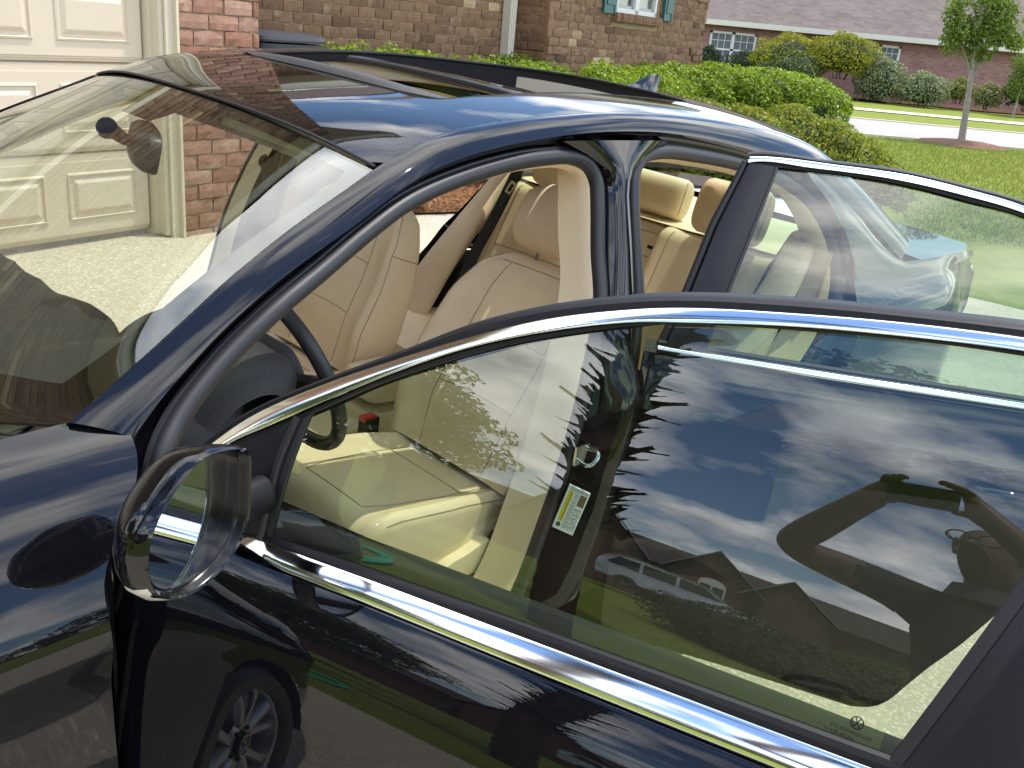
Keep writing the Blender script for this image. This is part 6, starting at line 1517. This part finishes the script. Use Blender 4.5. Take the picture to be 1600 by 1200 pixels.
# silver minivan in its drive
vc = pol(-143.4, 25.5); vx = np.array([math.cos(-143.5*D), -math.sin(-143.5*D), 0])
van = empty('silver_minivan', (vc[0], vc[1], .45), math.atan2(vx[1], vx[0])); tag(van, 'silver minivan parked before the house mirrored in the door glass', 'minivan')
sil = [(-2.45, .35), (-2.45, .75), (-2.1, .98), (-1.35, 1.10), (-.55, 1.70), (.3, 1.80), (1.9, 1.76), (2.35, 1.25), (2.42, .7), (2.38, .35)]
S_ = spline(sil, 60); rows = []
for yv, k, dz in ((-.88, .93, 0), (-.93, 1, 0), (.93, 1, 0), (.88, .93, 0)): rows.append([(a*k, yv*(1-.16*max(z_-1.0, 0)/.8), .35+(z_-.35)*k) for a, z_ in S_])
V, F = grid(np.array(rows)); F += [list(range(60)), list(range(180, 240))]; build('body', V, F, plain('silver_paint', (.52, .54, .57), .25, metal=.7), van)
for sg in (-1, 1):
    mb = MB()
    for q in ([(-1.05, 1.12), (-.50, 1.60), (.15, 1.66), (.15, 1.12)], [(.25, 1.12), (.25, 1.66), (1.15, 1.65), (1.15, 1.12)], [(1.25, 1.12), (1.25, 1.65), (1.85, 1.62), (2.15, 1.15)]): mb.add([(a, sg*(.94-.16*max(z_-1.0, 0)/.8), z_) for a, z_ in q], [[0, 1, 2, 3]])
    mb.out('side_window', plain('dark_glass', (.01, .012, .014), .05), van, smooth=False)
for a in (-1.5, 1.55):
    for sg in (-1, 1):
        mb = MB(); t_ = np.linspace(0, 2*np.pi, 28, endpoint=False); mb.grid(np.array([[(a+math.cos(q)*r_, sg*o, .32+math.sin(q)*r_) for q in t_] for r_, o in ((.05, .90), (.2, .95), (.22, .97), (.33, .96), (.33, .72))]), False, True); mb.out('wheel', RUBBER, van)
# bushes and trees on that side
def bplant(az, d, rx, rz, lab, seed, mat, n=5000, size=.09, ex=()):
    c = pol(az, d, -.1+rz*.8); e = [(tuple(c), (rx, rx, rz))]+[((c[0]+dx, c[1]+dy, c[2]+dz), (rx*k, rx*k, rz*k)) for dx, dy, dz, k in ex]
    plant('shrub', lab, 'shrub', e, n, size, mat, seed, core=.8)
bplant(-147.5, 13.0, 1.5, .72, 'dark shrub on the lawn behind the photographer', 61, G_DARK, 7000, .09, ((-.9, -.9, -.1, .8), (1.0, .5, -.15, .8)))
bplant(-156, 15.0, 1.3, .8, 'rounded green shrub farther along the lawn behind the photographer', 62, G_BUSH, 5000)
# cabbage palm with old leaf boots
pc = pol(-135.2, 5.3, -.12); palm = empty('cabbage_palm', tuple(pc)); tag(palm, 'rough palm trunk with broken leaf boots mirrored in the door glass', 'palm')
BOOT = soil_mat('palm_boot', [(.3, (.05, .035, .022)), (.7, (.14, .10, .065))], 14, 70)
t_ = np.linspace(0, 2*np.pi, 24, endpoint=False); zs_ = np.linspace(-.1, 5.3, 70)
build('trunk', *grid(np.array([[(math.cos(q)*(.155+.012*math.sin(7*q+zq*9)+.01*math.sin(zq*30)+.03*max(zq-2, 0)*.5), math.sin(q)*(.155+.012*math.sin(6*q+zq*11)+.03*max(zq-2, 0)*.5), zq) for q in t_] for zq in zs_]), False, True), BOOT, palm)
mb = MB(); rr = np.random.default_rng(5)
for i in range(190):
    zq = 5.2-3.6*rr.uniform(0, 1)**1.7; q = rr.uniform(0, 6.28); l_ = rr.uniform(.16, .40); ro = np.array([math.cos(q), math.sin(q), 0]); up = rr.uniform(.3, 1.3); dr = ro*1.0+np.array([0, 0, up]); dr /= np.linalg.norm(dr); sd_ = np.array([-math.sin(q), math.cos(q), 0]); w_ = rr.uniform(.028, .06)
    b_ = ro*.15+np.array([0, 0, zq]); nn_ = np.cross(sd_, dr)
    mb.add([b_-sd_*w_*1.6, b_+sd_*w_*1.6, b_+dr*l_*.6+sd_*w_*.8, b_+dr*l_+sd_*w_*.7, b_+dr*l_*.93, b_+dr*l_-sd_*w_*.7, b_+dr*l_*.6-sd_*w_*.8]+[b_-sd_*w_*1.6-nn_*.03, b_+sd_*w_*1.6-nn_*.03, b_+dr*l_*.6-nn_*.02], [[0, 1, 2, 6], [2, 3, 4, 5, 6], [7, 9, 8], [0, 6, 9, 7], [1, 8, 9, 2]])
mb.out('leaf_boot', BOOT, palm, smooth=False)
PF = plain('palm_leaf', (.05, .085, .03), .5)
for i in range(26):
    q = i*2.4; el = rr.uniform(-.1, 1.3); L_ = rr.uniform(.9, 1.3); ro = np.array([math.cos(q), math.sin(q), 0]); st_ = spline([np.array([0, 0, 5.2]), ro*.5*math.cos(el*.6)+np.array([0, 0, 5.8+.5*math.sin(el)]), ro*(1.0)+np.array([0, 0, 6.4+.8*math.sin(el)])], 10)
    mb = MB(); mb.tube(st_, .018, 5); c_ = st_[-1]; sd_ = np.array([-math.sin(q), math.cos(q), 0]); ax_ = st_[-1]-st_[-2]; ax_ /= np.linalg.norm(ax_)
    for j in np.linspace(-1.35, 1.35, 21):
        d_ = ax_*math.cos(j)+sd_*math.sin(j); tip = c_+d_*L_*(1-.25*abs(j)/1.35)+np.array([0, 0, -.25*L_*abs(j)]); m_ = c_+d_*L_*.5+np.array([0, 0, .02]); wv = np.cross(d_, ax_*.3+np.array([0, 0, 1])); wv /= max(np.linalg.norm(wv), 1e-6)
        mb.add([c_, m_+wv*.022, tip, m_-wv*.022], [[0, 1, 2, 3]])
    mb.out('frond', PF, palm, smooth=False)
# taller tree whose leaf edge shows in the glass
tb = pol(-118.5, 13.0, -.15); crn = [((0, 0, 3.3), (2.3, 2.3, 2.2)), ((.9, .4, 4.4), (1.6, 1.6, 1.3)), ((-1.0, -.5, 4.6), (1.5, 1.5, 1.3)), ((.3, -1.3, 3.6), (1.5, 1.5, 1.3)), ((.3, 1.4, 3.0), (1.4, 1.4, 1.3))]
tree('oak_tree', 'leafy tree behind the photographer beyond the palm', tb, 5.8, (.2, .1), .16, crn, 30000, .15, G_BUSH, BARKD, 71, 14)
# coil of green hose left on the drive
hc_ = np.array([-4.35, -1.65]); gz_ = float(ground_z(*hc_)); mb = MB(); q = np.linspace(0, 2*np.pi*4, 150)
p_ = np.column_stack([hc_[0]-.62*(.62+.05*np.sin(q*.37))*np.cos(q)+.78*(.20+.05*np.cos(q*.61))*np.sin(q), hc_[1]-.78*(.62+.05*np.sin(q*.37))*np.cos(q)-.62*(.20+.05*np.cos(q*.61))*np.sin(q), gz_+.03+.012*np.sin(q*1.7)]); mb.tube(p_, .019, 6)
tag(mb.out('garden_hose', plain('green_hose', (.01, .42, .20), .4)), 'thin green garden hose lying in loops behind the photographer', 'hose')
# =================================================================== THE PHOTOGRAPHER
SKIN = plain('skin', (.12, .058, .038), .5); SHIRT = plain('dark_polo', (.020, .021, .026), .85, bump=(500, .3, 'noise')); SHORT = plain('khaki_shorts', (.26, .21, .14), .9); SHOE = plain('grey_shoe', (.10, .10, .11), .7); HAIR = plain('brown_hair', (.035, .022, .015), .7)
gz_ = float(ground_z(.05, -.42))
J = {}
def jv(n, p, r): J[n] = (np.array(p, float), r)
jv('pelvis', (.04, -.42, gz_+.94), .135); jv('waist', (.04, -.42, gz_+1.10), .135); jv('chest', (.04, -.41, gz_+1.30), .150); jv('neckb', (.03, -.40, gz_+1.475), .070); jv('neck', (.03, -.385, gz_+1.545), .055); jv('skull', (.025, -.345, gz_+1.66), .088); jv('crown', (.025, -.36, gz_+1.735), .070); jv('chin', (.02, -.285, gz_+1.615), .045)
jv('shl', (-.155, -.40, gz_+1.435), .075); jv('ell', (-.315, -.115, gz_+1.445), .050); jv('wrl', (-.115, -.035, gz_+1.640), .034); jv('hal', (-.080, -.030, gz_+1.672), .040)
jv('shr', (.225, -.40, gz_+1.435), .075); jv('elr', (.36, -.13, gz_+1.42), .050); jv('wrr', (.150, -.045, gz_+1.64), .034); jv('har', (.120, -.034, gz_+1.668), .040)
for sg, x in (('l', -.06), ('r', .14)):
    jv('hip'+sg, (x, -.42, gz_+.90), .105); jv('kne'+sg, (x-.01, -.395, gz_+.50), .062); jv('ank'+sg, (x-.01, -.43, gz_+.09), .042); jv('toe'+sg, (x-.015+(.03 if sg == 'r' else -.03), -.28, gz_+.04), .036)
E_ = [('pelvis', 'waist'), ('waist', 'chest'), ('chest', 'neckb'), ('neckb', 'neck'), ('neck', 'skull'), ('skull', 'crown'), ('skull', 'chin'), ('chest', 'shl'), ('shl', 'ell'), ('ell', 'wrl'), ('wrl', 'hal'), ('chest', 'shr'), ('shr', 'elr'), ('elr', 'wrr'), ('wrr', 'har'), ('pelvis', 'hipl'), ('hipl', 'knel'), ('knel', 'ankl'), ('ankl', 'toel'), ('pelvis', 'hipr'), ('hipr', 'kner'), ('kner', 'ankr'), ('ankr', 'toer')]
vx_ = [v[0] for v in J.values()]; vr_ = [v[1] for v in J.values()]; idx = {k: i for i, k in enumerate(J)}; ed = [(idx[a], idx[b]) for a, b in E_]
# fingers: they curl round the ends of the phone
PX0, PX1, PY, PZ = -.062, .083, -.010, CAM_H
for sg, hand in ((-1, 'hal'), (1, 'har')):
    end = PX0 if sg < 0 else PX1; h0 = J[hand][0]
    for k, (dz, ln_) in enumerate(((.034, .030), (.020, .040), (.004, .042), (-.030, .030))):
        thumb = k == 3
        p1 = np.array([end+sg*.012, -.030 if not thumb else -.024, PZ+dz]); p2 = np.array([end+sg*.004, .006 if not thumb else -.022, PZ+dz*1.05]); p3 = np.array([end-sg*ln_*.6, .006 if not thumb else -.024, PZ+dz*1.0])
        if not thumb: p2[1] = .002; p3[1] = -.002; p3[0] = end-sg*.010; p3[2] = PZ+.040+.004*k; p1[2] = PZ+.034+.006*k; p2[2] = PZ+.042+.005*k; p1[0] = end+sg*(.020-.012*k); p2[0] = end+sg*(.004-.016*k); p3[0] = end-sg*(.016+.014*k)
        i0 = len(vx_); vx_ += [p1, p2, p3]; vr_ += [.0105, .0095, .008]; ed += [(idx[hand], i0), (i0, i0+1), (i0+1, i0+2)]
me = bpy.data.meshes.new('person'); me.from_pydata([tuple(v) for v in vx_], ed, []); po = bpy.data.objects.new('person_tmp', me); COL.objects.link(po)
md = po.modifiers.new('s', 'SKIN'); md.use_smooth_shade = True
for i, r_ in enumerate(vr_): me.skin_vertices[0].data[i].radius = (r_, r_); me.skin_vertices[0].data[i].use_root = (i == 0)
# a deeper, wider chest than it is thick
for n_ in ('pelvis', 'waist', 'chest'): me.skin_vertices[0].data[idx[n_]].radius = (J[n_][1]*1.12, J[n_][1]*.88)
sub = po.modifiers.new('u', 'SUBSURF'); sub.levels = 2; sub.render_levels = 2
dg = bpy.context.evaluated_depsgraph_get(); dg.update(); bm_ = bpy.data.meshes.new_from_object(po.evaluated_get(dg)); bpy.data.objects.remove(po)
bm_.name = 'person'; person = bpy.data.objects.new('person', bm_); COL.objects.link(person); bm_.materials.clear()
for m_ in (SKIN, SHIRT, SHORT, SHOE, HAIR): bm_.materials.append(m_)
for p in bm_.polygons:
    c = np.array(p.center); z = c[2]-gz_; mi = 0
    if z < .10: mi = 3
    elif .48 < z < 1.0: mi = 2
    elif 1.0 <= z < 1.495 and abs(c[0]-.04) < .23: mi = 1
    elif z >= 1.0 and z < 1.52:
        t = min(1, max(0, np.linalg.norm(c[:2]-np.array([.04, -.41]))-.18)/.12)
        mi = 1 if np.linalg.norm(c-J['ell' if c[0] < 0 else 'elr'][0]) > .17 else 0
    if z > 1.66 and c[1] < -.335 or z > 1.715 and c[1] < -.25 and z > 1.70: mi = 4
    p.material_index = mi; p.use_smooth = True
tag(person, 'photographer in a dark polo holding up a phone beside the car', 'person')
mb = MB()
for sg in (-1, 1):
    t_ = np.linspace(0, 2*np.pi, 20, endpoint=False); mb.tube(np.array([(.023+sg*.034+math.cos(q)*.026, -.255, gz_+1.668+math.sin(q)*.020) for q in t_]), .0025, 5, True); mb.tube([(.023+sg*.06, -.258, gz_+1.672), (.023+sg*.074, -.34, gz_+1.675)], .0025, 5)
mb.tube([(.015, -.252, gz_+1.67), (.031, -.252, gz_+1.67)], .0025, 5); mb.out('spectacles', MATTE, person)
mb = MB(); mb.tube([(.023, -.262, gz_+1.665), (.023, -.238, gz_+1.642), (.023, -.256, gz_+1.632)], np.array([.008, .013, .011]), 8); mb.out('nose', SKIN, person)
mb = MB()
for sg in (-1, 1): mb.tube(spline([(.025+sg*.070, -.345, gz_+1.69), (.025+sg*.080, -.36, gz_+1.67), (.025+sg*.070, -.345, gz_+1.635)], 8), .010, 8)
mb.out('ear', SKIN, person)
mb = MB(); q = np.linspace(0, 2*np.pi, 30); mb.grid(np.array([[(.03+math.cos(a)*r_, -.395+math.sin(a)*r_*.95, gz_+z_-.012*math.sin(a)) for a in q] for r_, z_ in ((.072, 1.495), (.075, 1.535), (.088, 1.530), (.105, 1.475))])); mb.out('collar', plain('grey_collar', (.07, .07, .08), .85), person)
ph = MB(); th_ = .0085
lp = loop_rect(PX0, PX1, PZ-.035, PZ+.035, .010, 60)
rows = [[(c_[0]+(a-c_[0])*k, PY+o, c_[1]+(b-c_[1])*k) for a, b in lp] for c_ in (((PX0+PX1)/2, PZ),) for k, o in ((.01, .0035), (.9, .0035), (.985, .003), (1, .001), (1, -.004), (.985, -.006), (.9, -.0065), (.01, -.0065))]
tag(ph.grid(np.array(rows), False, True).out('phone', plain('phone_black', (.008, .008, .010), .12)), 'black phone held sideways in both hands of the photographer', 'phone')

# ---- tyre label and other flat print on the driver's jamb
lab = MB(); TL, TR, BRr, BLl = [np.array(v) for v in ((1.602, .808, .716), (1.640, .840, .696), (1.617, .821, .587), (1.583, .793, .608))]
nl = np.cross(TR-TL, BLl-TL); nl /= np.linalg.norm(nl); nl = nl if nl[1] > 0 else -nl
def lq(a0, a1, b0, b1, d): return [TL+(TR-TL)*a+(BLl-TL)*b+nl*d for a, b in ((a0, b0), (a1, b0), (a1, b1), (a0, b1))]
lab.add(lq(0, 1, 0, 1, .0065)+lq(0, 1, 0, 1, .0005), [[0, 1, 2, 3], [0, 4, 5, 1], [1, 5, 6, 2], [2, 6, 7, 3], [3, 7, 4, 0]]); lo_ = cout(lab, 'tyre_label', plain('label_white', (.80, .84, .84), .35), BP[1], smooth=False)
mb = MB(); mb.add(lq(.08, .30, .10, .80, .0070), [[0, 1, 2, 3]]); cout(mb, 'label_stripe', plain('label_yellow', (.62, .50, .02), .4), lo_, smooth=False)
mb = MB(); mb.add(lq(.62, .93, .10, .36, .0070), [[0, 1, 2, 3]]); cout(mb, 'label_box', plain('label_dark', (.16, .11, .03), .4), lo_, smooth=False)
mb = MB(); r_ = np.random.default_rng(3)
for i in range(5):
    b = .10
    while b < .93:
        l_ = r_.uniform(.05, .16); mb.add(lq(.36+.045*i, .375+.045*i, b, min(b+l_, .93), .0071), [[0, 1, 2, 3]]); b += l_+.02
for i in range(6):
    b = .42
    while b < .92:
        l_ = r_.uniform(.04, .10); mb.add(lq(.61+.055*i, .63+.055*i, b, min(b+l_, .93), .0071), [[0, 1, 2, 3]]); b += l_+.03
for i in range(3):
    a = .08
    while a < .93: l_ = r_.uniform(.05, .15); mb.add(lq(a, min(a+l_, .95), .020+.024*i, .032+.024*i, .0071), [[0, 1, 2, 3]]); a += l_+.03
q = np.linspace(0, 2*np.pi, 20, endpoint=False); mb.add([TL+(TR-TL)*(.19+.11*math.cos(a))+(BLl-TL)*(.885+.055*math.sin(a))+nl*.0071 for a in q], [list(range(20))])
cout(mb, 'label_print', plain('label_ink', (.06, .07, .07), .6), lo_, smooth=False)
for txt, a0, b0, ln_, col in (('TIRE AND LOADING INFORMATION', .255, .12, .66, 'label_ink'),):
    U1 = (BLl-TL); Lg = np.linalg.norm(U1); U1 = U1/Lg; W1 = (TR-TL)/np.linalg.norm(TR-TL)
    flat_text('label_lettering', txt, .0052, lambda x_, y_: TL+(TR-TL)*a0+(BLl-TL)*b0+np.outer(x_, U1)*1.0-np.outer(y_, W1)*1.0*1+nl*.0073, bpy.data.materials[col], lo_)
